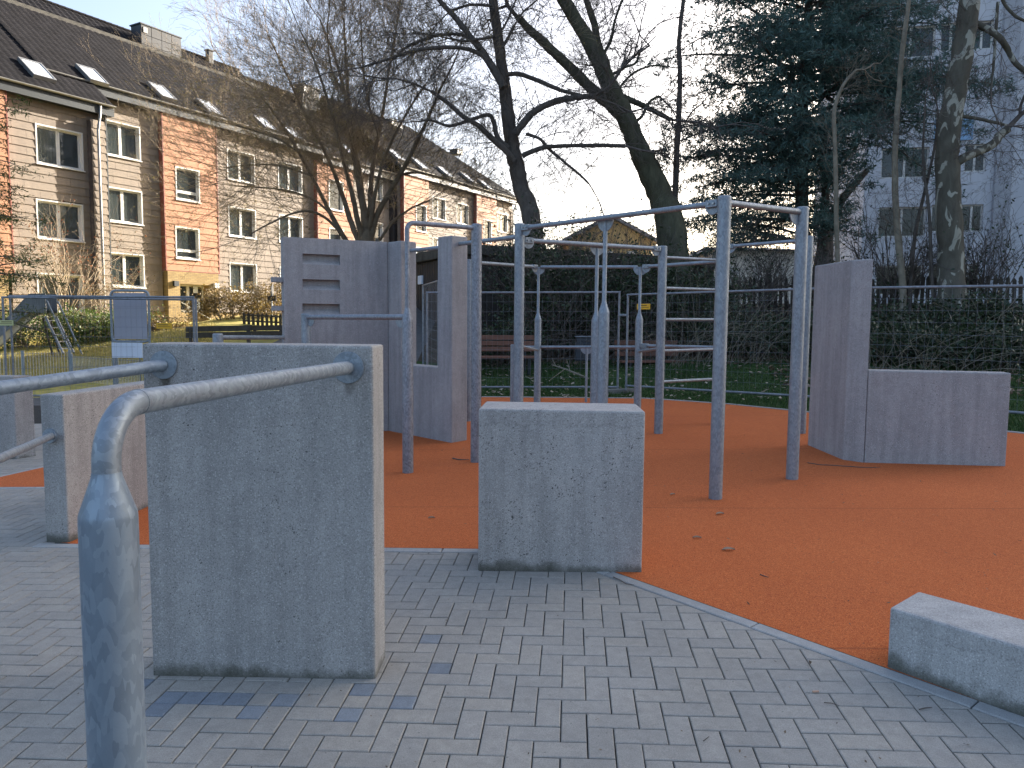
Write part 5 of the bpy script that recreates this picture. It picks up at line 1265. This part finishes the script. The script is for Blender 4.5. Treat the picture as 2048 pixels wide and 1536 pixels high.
def traced_tree(name, label, cat, limbs, D, mat, rng, twig_mat='twig', twig=(1.2, .012, 3), twig_n=9, group=None, sink=None, drift=.05, start_y=9999, up=.02, leaf=None, spread=.75, wob=.22, tmin=.15, ws=1.0):
    limbs = [[(a, b, c * ws) for a, b, c in l_] for l_ in limbs]
    main = limbs[0]; Pm, Rm = px_limb(main, D, rng, 0); bx_, by_ = Pm[0][0], Pm[0][1]; zb_ = terrain(bx_, by_) if sink is None else sink
    T = thing(name, label, cat, (bx_, by_, zb_), 0, group)
    out, tips, nodes = [], [], []
    for li, lm in enumerate(limbs):
        P, R_ = px_limb(lm, D, rng, 0 if li == 0 else drift * (1 if rng.random() < .5 else -1))
        if li == 0 and P[0][2] > zb_ - .2: P = [np.array([P[0][0], P[0][1], zb_ - .3])] + P; R_ = [R_[0] * 1.15] + R_
        Q, S = smooth_line(P, R_, rng, 4, .05); mb = MB(); mb.tube([tuple(q) for q in Q], [float(s) for s in S], 14 if R_[0] > .1 else 9)
        mb.build('trunk' if li == 0 else 'limb', M[mat], T, smooth=True, world=True)
        L = sum(np.linalg.norm(Q[i+1] - Q[i]) for i in range(len(Q)-1)); cnt = int(twig_n * (L / 2) + 1)
        for _ in range(cnt):
            i = rng.integers(int(len(Q) * tmin) if li else int(len(Q) * .3), len(Q) - 1); p = Q[i]; dl = nrm(Q[i+1] - Q[i])
            X_, Y_ = PROJ(p)
            if Y_ > start_y: continue
            a = rng.normal(size=3); a -= dl * a.dot(dl); a = nrm(a); a[1] *= .6; d = nrm(dl * .55 + a * .9 + np.array([0, 0, .1]))
            grow(out, tips, p, d, twig[0] * rng.uniform(.5, 1.3), min(twig[1], S[i] * .5), 0, twig[2], rng, up, wob, 3, .62, spread, 4, nodes)
        if R_[-1] < .12 or li == 0: grow(out, tips, Q[-1], nrm(Q[-1] - Q[-2]), twig[0] * 1.3, S[-1] * .8, 0, twig[2], rng, up, wob, 3, .62, spread, 4, nodes)
    V_, F_ = seg_tubes(out, 3); fastmesh('twigs', V_, F_, M[twig_mat], T, kind='stuff', world=True)
    if leaf:
        mt, size, frac, zmax = leaf; C = [n_ for n_ in nodes + tips if rng.random() < frac and n_[2] < zmax]
        if C: V_, F_ = leaf_quads(np.array(C) + rng.normal(size=(len(C), 3)) * .02, size, rng); fastmesh('buds', V_, F_, M[mt], T, kind='stuff', world=True)
    return T
rg = np.random.default_rng(21)
traced_tree('bare_tree', 'slim dark bare tree left of the two big trunks, curved branches to the left', 'tree', [
    [(1085,640,46),(1074,520,42),(1064,450,37),(1055,405,35),(1040,370,33),(1033,330,32),(1025,290,29),(1016,235,27),(1010,180,25),(1002,120,22),(994,60,20),(986,0,18),(980,-60,16),(976,-140,13)],
    [(1008,175,18),(988,140,16),(962,100,14),(932,62,12),(906,30,11),(880,2,9),(862,-25,8)],
    [(1030,268,15),(1048,245,15),(1070,222,14),(1110,203,13),(1150,195,12),(1190,192,10)],
    [(1045,312,11),(1070,300,10),(1095,294,9),(1130,292,8),(1190,291,8),(1250,292,8)],
    [(1028,322,13),(1010,300,12),(985,278,11),(955,250,10),(925,232,9),(895,205,8),(862,182,7)],
    [(1016,296,12),(995,275,10),(988,245,9),(977,230,8),(940,240,7),(900,252,6),(862,240,5),(842,242,4)],
    [(985,140,8),(960,108,8),(922,96,8),(880,95,8),(835,100,7),(795,112,6),(755,125,5),(722,135,4)],
    [(960,98,7),(925,70,7),(880,70,6),(845,80,6),(812,95,5),(788,118,4)],
    [(1012,150,9),(1038,148,9),(1080,163,9),(1120,180,8),(1166,192,7)],
    [(1005,95,7),(1018,72,6),(1028,52,6)], [(1004,60,5),(1020,30,4),(1035,-10,3)], [(990,72,6),(960,78,5),(930,82,5),(905,78,4)], [(984,12,6),(940,10,5),(900,22,4)],
    [(1052,268,7),(1080,278,6),(1100,300,6),(1130,325,5),(1160,350,5),(1178,368,4)]],
    20.5, 'bark', rg, twig=(1.45, .013, 4), twig_n=6, start_y=420, up=-.03, wob=.30)
rg = np.random.default_rng(22)
traced_tree('bare_tree', 'big leaning bare tree with a sawn-off left limb behind the climbing frame', 'tree', [
    [(1365,640,66),(1350,520,62),(1338,440,56),(1322,392,50),(1297,340,46),(1280,300,41),(1262,262,38),(1245,220,36),(1222,178,35),(1202,130,33),(1176,80,30),(1146,30,27),(1118,-20,26),(1090,-90,24)],
    [(1250,235,30),(1225,212,27),(1198,190,23),(1165,160,21),(1130,125,19),(1088,86,18),(1060,60,16),(1036,34,14)],
    [(1208,118,19),(1196,90,15),(1189,50,14),(1176,10,12),(1164,-35,10)],
    [(1244,193,12),(1275,206,11),(1308,222,10),(1342,240,8)], [(1268,245,7),(1284,232,6),(1298,205,6),(1318,192,5)], [(1204,112,7),(1222,80,6),(1230,40,5),(1248,-10,5)],
    [(1222,150,6),(1250,135,5),(1272,125,5),(1282,95,4)], [(1235,180,5),(1262,150,5),(1300,132,4),(1340,134,3)]],
    21.5, 'bark_mossy', rg, twig=(1.5, .013, 4), twig_n=6, start_y=400, up=-.02, wob=.28)
rg = np.random.default_rng(23)
traced_tree('plane_tree', 'plane tree with mottled bark in front of the high-rise', 'tree', [
    [(1896,720,70),(1900,620,58),(1903,540,48),(1898,440,46),(1893,340,44),(1898,270,42),(1907,200,42),(1918,140,40),(1927,90,38),(1938,20,37),(1948,-50,34),(1955,-140,30)],
    [(1914,325,18),(1935,312,16),(1965,300,16),(1990,285,16),(1998,272,16),(2016,258,15)],
    [(1952,48,14),(1975,58,13),(1998,75,12),(2015,98,11),(2032,128,10),(2062,150,9),(2110,190,8)],
    [(1918,232,7),(1950,236,7),(1985,244,6),(2012,250,5)], [(2000,-20,7),(2010,10,6),(2035,35,6),(2070,50,5)], [(1996,5,6),(1992,60,6),(1988,120,5),(1982,180,4)]],
    18.6, 'bark_plane', rg, twig=(1.3, .011, 4), twig_n=3.5, start_y=480, up=-.04, wob=.3)
rg = np.random.default_rng(24)
for lab, pts, D, mt in (('pale sapling with a bent top between the conifer trunks', [(1678,600,9),(1674,480,9),(1672,380,9),(1670,300,8),(1668,230,8),(1676,195,7),(1690,165,6),(1712,140,5)], 19.5, 'twig_pale'),
    ('tall pale sapling right of the conifer', [(1806,580,13),(1796,480,13),(1790,380,12),(1791,280,11),(1798,180,10),(1806,90,9),(1818,0,8),(1826,-80,7)], 19.2, 'twig_pale'),
    ('slim dark young tree at the left rim of the conifer', [(1352,600,14),(1350,440,13),(1352,340,12),(1357,240,11),(1360,160,10),(1358,80,9),(1366,10,8),(1372,-60,7)], 22.6, 'bark'),
    ('thin forked sapling beside the plane tree', [(1868,620,7),(1862,520,7),(1858,420,6),(1846,320,5),(1850,220,4)], 18.9, 'bark'),
    ('thin leaning sapling between pale sapling and plane tree', [(1822,560,8),(1830,470,7),(1850,380,6),(1870,290,5),(1876,220,4)], 19.6, 'bark')):
    traced_tree('sapling', lab, 'young tree', [pts], D, mt, rg, twig=(.9, .007, 2), twig_n=4, start_y=560, group='saplings on the bank', twig_mat='twig_pale' if mt == 'twig_pale' else 'twig')
# the small budding tree in front of the apartment house
rg = np.random.default_rng(25)
traced_tree('budding_tree', 'many-stemmed small tree with opening buds behind the folded wall', 'tree', [
    [(742,640,52),(738,560,50),(736,500,46),(734,470,40),(730,430,20),(722,390,17),(712,330,13),(702,280,10),(697,200,8),(692,120,6),(688,50,4)],
    [(716,520,18),(690,478,13),(668,440,12),(650,405,10),(625,355,9),(598,305,8),(572,262,7),(548,225,6),(510,180,4),(470,150,3)],
    [(726,500,16),(708,460,15),(697,430,14),(688,400,12),(670,350,10),(648,300,9),(622,250,8),(592,190,6),(565,130,5),(535,70,3)],
    [(728,490,16),(715,440,14),(707,400,13),(694,352,10),(684,310,9),(670,250,8),(652,190,7),(628,120,5),(600,60,4)],
    [(733,480,16),(728,420,14),(724,380,13),(716,330,12),(706,270,10),(690,190,8),(668,110,6),(640,40,4)],
    [(738,480,18),(741,420,16),(742,370,13),(748,320,11),(757,270,9),(768,210,8),(778,140,6),(792,60,5),(802,-10,4)],
    [(742,475,18),(752,435,15),(775,392,13),(800,350,12),(822,308,10),(840,270,9),(858,232,8),(880,180,6),(908,125,4),(925,80,3)],
    [(738,470,13),(744,430,12),(750,390,10),(764,330,8),(790,270,7),(820,215,5),(850,170,4)],
    [(690,478,8),(660,443,7),(630,425,7),(600,423,6),(565,435,5),(530,452,4),(498,470,3)],
    [(664,432,7),(640,408,6),(610,392,6),(570,380,5),(520,375,4),(470,372,3)],
    [(760,480,8),(782,448,7),(800,432,6),(825,415,5),(860,400,4)],
    [(800,350,7),(830,345,6),(870,352,5),(905,362,4),(945,378,3)],
    [(624,352,6),(590,340,5),(545,330,4),(500,330,3),(455,335,2.5)],
    [(598,305,6),(560,280,5),(510,262,4),(470,250,3)], [(690,190,6),(664,140,5),(655,70,4),(660,0,3)], [(757,270,6),(735,200,5),(725,120,4),(722,30,3)]],
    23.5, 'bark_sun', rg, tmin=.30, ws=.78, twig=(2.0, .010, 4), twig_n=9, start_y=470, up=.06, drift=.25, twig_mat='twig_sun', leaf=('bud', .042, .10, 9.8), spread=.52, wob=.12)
# conifer: tiers of flat sprays
def conifer(name, label, trunks, D, mat, rng, zlo, zhi, rfun, nb=230, tuft=.16, leafn=26, cat='tree', per=.16, thick=.06, cone=None, xc=None):
    Pm, Rm = px_limb(trunks[0], D, rng, 0); zb_ = terrain(Pm[0][0], Pm[0][1]); T = thing(name, label, cat, (Pm[0][0], Pm[0][1], zb_))
    for i, tr in enumerate(trunks):
        P, R_ = px_limb(tr, D, rng, 0)
        if i == 0: P = [np.array([P[0][0], P[0][1], zb_ - .3])] + P; R_ = [R_[0] * 1.1] + R_
        Q, S = smooth_line(P, R_, rng, 3, .04); mb = MB(); mb.tube([tuple(q) for q in Q], [float(s) for s in S], 12); mb.build('trunk' if i == 0 else 'limb', M['bark'], T, smooth=True, world=True)
    axis = [p for p in Pm]; out = []; C = []; N = []
    for b in range(nb):
        z = zlo + (zhi - zlo) * ((b + rng.random()) / nb); k = 0
        ax = np.array([np.interp(z, [p[2] for p in axis], [p[0] for p in axis]), np.interp(z, [p[2] for p in axis], [p[1] for p in axis]), z])
        az = b * 2.399 + rng.normal() * .3; z += rng.normal() * .35; ax[2] = z; L = rfun(z, az) * rng.uniform(.55, 1.08); d = np.array([math.cos(az), math.sin(az), .22 + rng.normal() * .16]); p = ax.copy(); n = max(4, int(L / .35)); st = L / n; r = .012 + .012 * L; ra = r
        for i in range(n):
            d = nrm(d + np.array([0, 0, -.045]) + rng.normal(size=3) * .06); q = p + d * st; rb = r * (1 - (i + 1) / n) + .004; out.append((p, q, ra, rb)); ra = rb
            f = (i + 1) / n
            if f > .22:
                for s in (-1, 1):
                    if rng.random() < .12: continue
                    sd = nrm(np.array([-d[1] * s, d[0] * s, rng.normal() * .12 - .06]) + d * rng.uniform(.35, .9)); l = (L * .34 * (1.15 - f) + .30) * rng.uniform(.6, 1.15); e = q + sd * l; out.append((q, e, .006, .003))
                    m = max(3, int(l / per)); tt = rng.random(m)[:, None]; pts = q + (e - q) * tt + rng.normal(size=(m, 3)) * np.array([.10, .10, thick]) ; C.append(pts)
                    m2 = int(m * 1.3); pts2 = q + (e - q) * rng.random(m2)[:, None] + rng.normal(size=(m2, 3)) * np.array([.16, .16, thick]); C.append(pts2)
            p = q
        C.append(p + rng.normal(size=(5, 3)) * .07)
    C = np.concatenate(C); C = np.repeat(C, leafn // 5, axis=0) + rng.normal(size=(len(C) * (leafn // 5), 3)) * np.array([.055, .055, .03])
    V_, F_ = seg_tubes(out, 3); fastmesh('branches', V_, F_, M['bark'], T, kind='stuff', world=True)
    V_, F_ = leaf_quads(C, tuft, rng, aspect=.16, nrm=[0, 0, .35], nspread=.8, droop=.6); fastmesh('needles', V_, F_, M[mat], T, kind='stuff', world=True)
    return T, len(C)
rg = np.random.default_rng(31)
def rc(z, az): return (.42 if (math.cos(az) > .1 and z < 7.6) else 1) * 5.3 * min(1, max(.25, (z - 2.3) / 2.4)) * (1.0 if z < 9 else max(.5, 1 - (z - 9) / 16)) * (1 + .10 * math.sin(3 * az + z))
T, n_ = conifer('conifer', 'large blue-green conifer with two trunks left of the high-rise', [
    [(1612,620,26),(1608,500,25),(1604,380,24),(1604,300,22),(1606,200,20),(1612,100,18),(1618,0,16),(1622,-120,13),(1625,-260,10)],
    [(1640,600,40),(1648,520,34),(1652,470,28),(1672,420,20),(1695,385,14),(1735,340,10)], [(1648,500,18),(1650,420,16),(1650,340,14),(1646,250,11)], [(1606,300,12),(1590,230,10),(1586,150,8),(1570,70,6)]],
    25, 'cedar', rg, 4.4, 17.5, rc, nb=310, tuft=.19, leafn=20, per=.17, thick=.12)
rg = np.random.default_rng(33)
def rs(z, az): return max(.6, 3.2 * (1 - z / 12.5))
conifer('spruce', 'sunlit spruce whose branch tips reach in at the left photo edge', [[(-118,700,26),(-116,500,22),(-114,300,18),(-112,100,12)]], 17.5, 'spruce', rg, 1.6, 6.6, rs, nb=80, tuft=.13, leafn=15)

# ================================================================== SHRUBS, HEDGES, STEMS
def shrub(name, label, cx, cy, rx, ry, h, mat, rng, n=1200, size=.09, stems=14, stem_mat='twig', group=None, cat='shrub', lvl=3, z0=None, fill=.5, aspect=.5):
    zb_ = terrain(cx, cy) if z0 is None else z0; T = thing(name, label, cat, (cx, cy, zb_), 0, group); out, tips, nodes = [], [], []
    for _ in range(stems):
        a = rng.uniform(0, 6.28); rr_ = rng.uniform(0, .5); p = np.array([cx + rx * rr_ * math.cos(a), cy + ry * rr_ * math.sin(a), zb_ - .05]); d = np.array([math.cos(a) * .45 * rx / max(h, .1), math.sin(a) * .35, 1.0])
        grow(out, tips, p, d, h * rng.uniform(.5, .8), .012 + .004 * h, 0, lvl, rng, .03, .2, 3, .6, .6, 4, nodes)
    V_, F_ = seg_tubes(out, 3); fastmesh('stems', V_, F_, M[stem_mat], T, kind='stuff', world=True)
    C = []
    if nodes: k = rng.integers(0, len(nodes), int(n * (1 - fill))); C.append(np.array(nodes)[k] + rng.normal(size=(len(k), 3)) * .06)
    m = int(n * fill)
    # uneven mound: many small clumps inside an ellipsoid
    nc = max(8, m // 28); u = rng.normal(size=(nc, 3)); u /= np.linalg.norm(u, axis=1, keepdims=True); rr_ = rng.uniform(.45, 1.0, size=(nc, 1)) ** .6; cc_ = u * rr_ * np.array([rx, ry, h * .52]) + np.array([cx, cy, zb_ + h * .50])
    k = rng.integers(0, nc, m); C.append(cc_[k] + rng.normal(size=(m, 3)) * .16)
    C = np.concatenate(C); C = C[C[:, 2] > zb_ - .02]
    V_, F_ = leaf_quads(C, size, rng, aspect=aspect, nspread=1.0); fastmesh('foliage', V_, F_, M[mat], T, kind='stuff', world=True); return T
rg = np.random.default_rng(41)
dark = [('dark evergreen shrub left of the litter bin', 1000, 17.6, 1.3, 1.0, 2600), ('tall dark evergreen shrub between the tree trunks', 1130, 18.9, 1.5, 2.5, 5200), ('dark evergreen shrub behind the right bench', 1270, 18.6, 1.5, 2.3, 5000),
        ('dense dark shrub behind the ladder rungs', 1390, 18.2, 1.2, 1.9, 4200), ('dense dark shrub behind the right-hand posts', 1500, 17.4, 1.4, .9, 3200), ('dark shrub hidden partly by the tall pylon', 1640, 16.4, 1.3, .9, 3000),
        ('low dark shrub directly right of the tall pylon', 1770, 15.6, 1.3, .7, 2800), ('dark shrub at the foot of the plane tree', 1880, 15.0, 1.2, .7, 2800), ('dark shrub in the right photo corner before the high-rise', 2010, 14.2, 1.4, .7, 3000), ('ivy shrub climbing round the foot of the slim bare tree', 1075, 19.8, .6, 3.2, 3400), ('dark shrub beyond the far right edge of the picket fence', 1960, 17.2, 1.4, .8, 3000), ('broad dark shrub behind the low wall hedge', 1800, 17.4, 1.5, .8, 3000)]
for lab, px, D, rx, h, n_ in dark:
    x, y = XD(px, D); shrub('evergreen_shrub', lab, x, y, rx, .75, h, 'evergreen', rg, n=int(n_ * 1.2), size=.088, stems=14, group='dark shrubs on the bank', fill=.62)
for lab, px, D, h in (('loose leafy shrub in front of the cream house left of the right posts', 1480, 20.8, 2.4), ('loose leafy shrub in front of the cream house beside the conifer trunk', 1560, 21.2, 2.5), ('loose shrub with reddish leaves beyond the tall pylon', 1670, 21.5, 1.6), ('loose leafy shrub before the high-rise windows', 1775, 20.4, 2.9), ('loose leafy shrub right of the plane tree trunk', 1960, 19.6, 2.5), ('loose evergreen beside the slim bare trunk against the sky', 1120, 21.0, 3.4), ('loose shrub under the leaning trunk', 1235, 20.8, 3.1)):
    x, y = XD(px, D); shrub('loose_shrub', lab, x, y, 1.2, .8, h, 'evergreen', rg, n=480, size=.085, stems=20, group='loose shrubs on the bank', fill=.35)
# sprawling pale stems and brambles
def brambles(label, px0, px1, D, n, h, mat='twig_pale'):
    xa, ya = XD((px0 + px1) / 2, D); T = thing('bramble', label, 'brambles', (xa, ya, terrain(xa, ya)), 0, 'brambles on the bank'); out = []
    for _ in range(n):
        x, y = XD(rg.uniform(px0, px1), D + rg.uniform(-.5, .9)); p = np.array([x, y, terrain(x, y)]); d = np.array([rg.normal() * .5, rg.normal() * .3 - .1, 1.0]); L = h * rg.uniform(.7, 1.5); r = rg.uniform(.0035, .008)
        for i in range(10): d = nrm(d + np.array([rg.normal() * .16, rg.normal() * .1, -.13])); q = p + d * L / 10; out.append((p, q, r, r * .92)); p = q; r *= .92
    V_, F_ = seg_tubes(out, 3); fastmesh('canes', V_, F_, M[mat], T, kind='stuff', world=True)
brambles('pale arching canes behind the ladder rungs', 1330, 1600, 16.3, 110, 1.9); brambles('pale arching canes around the plane tree foot', 1740, 2040, 13.7, 80, 1.5); brambles('thin bare canes behind the benches', 980, 1320, 17.0, 110, 2.0, 'twig')
# garden on the left
for nm, lab, px, D, rx, h, n_, mt, z_ in (('garden_shrub', 'bright green spreading shrub behind the slide ladder', 190, 23.5, 1.7, 1.0, 5200, 'hedge_sun', None), ('garden_shrub', 'darker green shrub under the slide', 60, 22.8, 1.6, 1.1, 4200, 'hedge_sun', None), ('garden_shrub', 'brownish hedge plant below the brick entrance', 330, 24.0, 1.2, .35, 2200, 'hedge_brown', None),
        ('garden_shrub', 'brown and green hedge left of the round sign', 470, 27.0, 1.9, .95, 4200, 'hedge_brown', None), ('garden_shrub', 'dark leafed hedge piece right of the round sign', 548, 28.5, 1.2, 1.2, 3000, 'hedge_brown', None), ('garden_shrub', 'low green shrub between slide and framed board', 262, 24.5, 1.1, .9, 2600, 'hedge_sun', None)):
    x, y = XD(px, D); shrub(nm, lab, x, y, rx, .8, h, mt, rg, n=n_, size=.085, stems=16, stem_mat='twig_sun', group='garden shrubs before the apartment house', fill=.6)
x, y = XD(122, 26.2); shrub('rose_bush', 'tall reddish-leafed bush climbing up to the second window row', x, y, .95, .5, 3.9, 'rose', rg, n=620, size=.075, stems=12, stem_mat='twig_sun', fill=.10, lvl=3)
x, y = XD(215, 27.0); shrub('wall_plant', 'thin brown climbing plant at the corner beside the downpipe', x, y, .7, .4, 2.1, 'hedge_brown', rg, n=500, size=.07, stems=10, stem_mat='twig_sun', fill=.2)
# picket fences
def picket(label, a, b, h, D_label=None):
    a, b = Vector(a), Vector(b); L = (b - a).length; d = (b - a).normalized(); an = math.atan2(d.y, d.x); T = thing('picket_fence', label, 'picket fence', (a.x, a.y, terrain(a.x, a.y)), 0, 'picket fences')
    def zg(s): p = a + d * s; return terrain(p.x, p.y)
    for z in (.25, .75):
        mb = MB(); mb.tube([(a.x, a.y, zg(0) + z * h), (b.x, b.y, zg(L) + z * h)], .03, 4); mb.build('cross_rail', M['darkwood'], T, world=True)
    s = .05; rr = random.Random(4); me = None
    while s < L:
        q = a + d * s; hh_ = h * rr.uniform(.94, 1.04); w_ = .045; mb = MB()
        Mx = Matrix.Translation((q.x, q.y, zg(s))) @ Matrix.Rotation(an, 4, 'Z') @ Matrix.Rotation(rr.uniform(-.03, .03), 4, 'Y')
        mb.add([(-w_, -.045, -.1), (w_, -.045, -.1), (w_, -.045, hh_ - .07), (0, -.045, hh_), (-w_, -.045, hh_ - .07), (-w_, -.02, -.1), (w_, -.02, -.1), (w_, -.02, hh_ - .07), (0, -.02, hh_), (-w_, -.02, hh_ - .07)], [(0,1,2,3,4), (9,8,7,6,5), (0,5,6,1), (1,6,7,2), (2,7,8,3), (3,8,9,4), (4,9,5,0)], Mx)
        mb.build('picket', M['darkwood'], T, world=True); s += .145
picket('dark picket fence in front of the cream house between the right-hand posts', XD(1410, 22.2), XD(1640, 21.4), 1.15)
picket('dark picket fence behind the hedge right of the tall pylon', XD(1740, 20.6), XD(2090, 18.6), 1.05)
picket('small picket fence in the garden below the brown hedge', XD(485, 25.2), XD(575, 25.8), .40)

# ================================================================== LAWN BLADES, LEAVES, TWIGS
rg = np.random.default_rng(51)
def scatter(n, px0, px1, D0, D1, keep=None):
    P = []
    while len(P) < n:
        D = math.sqrt(rg.uniform(D0 * D0, D1 * D1)); x, y = XD(rg.uniform(px0, px1), D)
        if keep is None or keep(x, y): P.append((x, y, terrain(x, y)))
    return np.array(P)
def blades(name, label, P, h, mat):
    n = len(P); a = rg.uniform(0, 6.28, n); w_ = .009; dx, dy = np.cos(a) * w_, np.sin(a) * w_; lean = rg.normal(size=(n, 2)) * h * .45; hh_ = h * rg.uniform(.5, 1.3, n)
    V_ = np.stack([P + np.stack([-dx, -dy, np.full(n, -.01)], 1), P + np.stack([dx, dy, np.full(n, -.01)], 1), P + np.stack([lean[:, 0], lean[:, 1], hh_], 1)], 1).reshape(-1, 3)
    o = fastmesh(name, V_, np.arange(3 * n).reshape(-1, 3), M[mat]); tag(o, label, 'grass', kind='stuff')
def on_lawn(x, y): return not (y < 12 and False)
rub_w = [(GM @ Vector((p[0], p[1], 0))).xy for p in rub]
def inside(x, y, P):
    c = False; n = len(P)
    for i in range(n):
        a, b = P[i], P[i-1]
        if (a[1] > y) != (b[1] > y) and x < (b[0]-a[0]) * (y-a[1]) / (b[1]-a[1]) + a[0]: c = not c
    return c
lawn_ok = lambda x, y: not inside(x, y, rub_w) and y + .42 * max(0, x - 2) < 18.3 and x > -3.2
blades('lawn_grass', 'short green lawn grass behind the rubber surface', scatter(60000, 880, 2150, 8.5, 18, lawn_ok), .055, 'blade')
blades('dry_grass', 'yellow sunlit grass below the slide', scatter(26000, -60, 430, 17, 25), .11, 'blade_dry')
def leaves(name, label, P, size, mat, flat=1.6, lift=.012):
    V_, F_ = leaf_quads(P + np.array([0, 0, lift]), size, rg, aspect=.55, nrm=[0, 0, flat], nspread=.45); o = fastmesh(name, V_, F_, M[mat]); tag(o, label, 'leaves', kind='stuff')
leaves('lawn_leaves', 'dead leaves lying on the green lawn', scatter(900, 880, 2150, 12.0, 17.5, lawn_ok), .09, 'litter_pale', lift=.045)
leaves('leaf_litter', 'brown leaf litter on the bank behind the lawn', scatter(13000, 880, 2200, 11.5, 24, lambda x, y: y + .42 * max(0, x - 2) > (17.4 if x < 5 else 14.6)), .11, 'litter', flat=1.0, lift=.03)
P = [];
while len(P) < 420:
    p = G(rg.uniform(560, 2048), rg.uniform(805, 1440) if rg.random() < .6 else rg.uniform(800, 1000))
    if inside(p.x, p.y, rub_w): P.append(tuple(p))
V_, F_ = leaf_quads(np.array(P) + np.array([0, 0, .008]), .022, rg, aspect=.28, nrm=[0, 0, 2.2], nspread=.5, jitter=.7); o = fastmesh('debris', V_, F_, M['litter']); tag(o, 'tiny leaf and bark bits on the orange surface', 'debris', kind='stuff')
P = [tuple(G(rg.uniform(0, 2048), rg.uniform(1100, 1536))) for _ in range(150)]; P = [p for p in P if not inside(p[0], p[1], rub_w)]
V_, F_ = leaf_quads(np.array(P) + np.array([0, 0, .006]), .011, rg, aspect=.5, nrm=[0, 0, 2.2], nspread=.5, jitter=.6); o = fastmesh('debris', V_, F_, M['litter']); tag(o, 'tiny dark crumbs on the grey pavers', 'debris', kind='stuff')
def leaf(label, px, py, size, rz, mat='litter_pale'):
    p = G(px, py); mb = MB(); n = 7; vs = []
    for i in range(n):
        t_ = i / (n - 1); w_ = math.sin(math.pi * t_) ** .7 * .22 * size; z = .006 + .009 * size / .1 * math.sin(math.pi * t_); vs += [(t_ * size - size/2, -w_, z + .006), (t_ * size - size/2, 0, z), (t_ * size - size/2, w_, z + .009)]
    fs = []
    for i in range(n - 1): fs += [(3*i, 3*i+3, 3*i+4, 3*i+1), (3*i+1, 3*i+4, 3*i+5, 3*i+2)]
    mb.add(vs, fs, Matrix.Rotation(rz, 4, 'Z')); o = mb.build('fallen_leaf', M[mat], smooth=True); o.location = p; tag(o, label, 'leaf', 'fallen leaves on the orange surface')
for i, (lab, px, py, s, rz, mt) in enumerate((('pale grey narrow leaf right of the middle block on the orange surface', 1457, 1102, .085, .1, 'litter_pale'), ('pale curled leaf near the foot of the tall front post', 1440, 1030, .07, .3, 'litter_pale'), ('thin whitish leaf scrap just right of the middle block', 1394, 1078, .06, -.1, 'litter_pale'), ('small pale leaf between big slab and middle block', 863, 1038, .05, .2, 'litter_pale'), ('brown leaf beside the middle block top right edge', 1345, 991, .05, .5, 'litter_pale'), ('dry brown leaf on the kerb under the right bench block', 1620, 1330, .03, 1.2, 'litter'))): leaf(lab, px, py, s, rz, mt)
def stick(label, pts, r, mat='twig', group='twigs lying on the ground'):
    P = [G(*q) + Vector((0, 0, r + .004)) for q in pts]; mb = MB(); mb.tube(P, [r] * (len(P) - 1) + [r * .5], 6); o = mb.build('fallen_twig', M[mat], smooth=True); rebase(o, P[0]); tag(o, label, 'twig', group)
stick('forked dark twig on the kerb right of the middle block', [(1226, 1156), (1240, 1162), (1252, 1170), (1268, 1172)], .003); stick('thin dark twig lying on the right-hand pavers', [(1648, 1408), (1663, 1409), (1678, 1414)], .002)
stick('short dark twig on the pavers near the lower edge', [(1407, 1485), (1418, 1476)], .0022); stick('long thin twig in front of the tall pylon', [(1615, 927), (1640, 931), (1665, 932), (1720, 936), (1760, 937)], .004); stick('small crooked twig at the foot of the straight post', [(905, 918), (918, 921), (938, 921)], .006)
stick('short twig on the orange surface near the bench block', [(1520, 1151), (1528, 1154), (1537, 1157)], .003); stick('curved twig on the pavers before the bench block', [(1838, 1422), (1850, 1419), (1864, 1418)], .0025)
P = AT(1110, 738, 15.2); 
T = thing('fallen_branch', 'pale fallen branch lying on the lawn behind the thin posts', 'branch', AT(1108, 745, 15.0)); out, tips = [], []
zf = terrain(*XD(1100, 15)) + .06
pts = [(1105, 730, 15.6), (1130, 738, 15.3), (1155, 748, 15.1), (1178, 757, 14.9)]
mb = MB(); mb.tube([AT(*q) for q in pts], [.012, .016, .02, .012], 6); mb.build('stem', M['twig_pale'], T, smooth=True, world=True)
for a, b in (((1130,738,15.3), (1100,760,14.9)), ((1112,733,15.5), (1104,716,15.7)), ((1140,742,15.2), (1133,718,15.6)), ((1060,757,14.8), (1050,752,15.0))):
    mb = MB(); mb.tube([AT(*a), AT(*b)], [.009, .004], 5); mb.build('side_twig', M['twig_pale'], T, world=True)
p = G(1632, 1386); mb = MB(); mb.tube([(-.014, 0, .006), (.012, .003, .006)], .0042, 8); o = mb.build('cigarette_end', M['butt'], smooth=True); o.location = p; tag(o, 'reddish cigarette end on the pavers in front of the bench block', 'cigarette end')
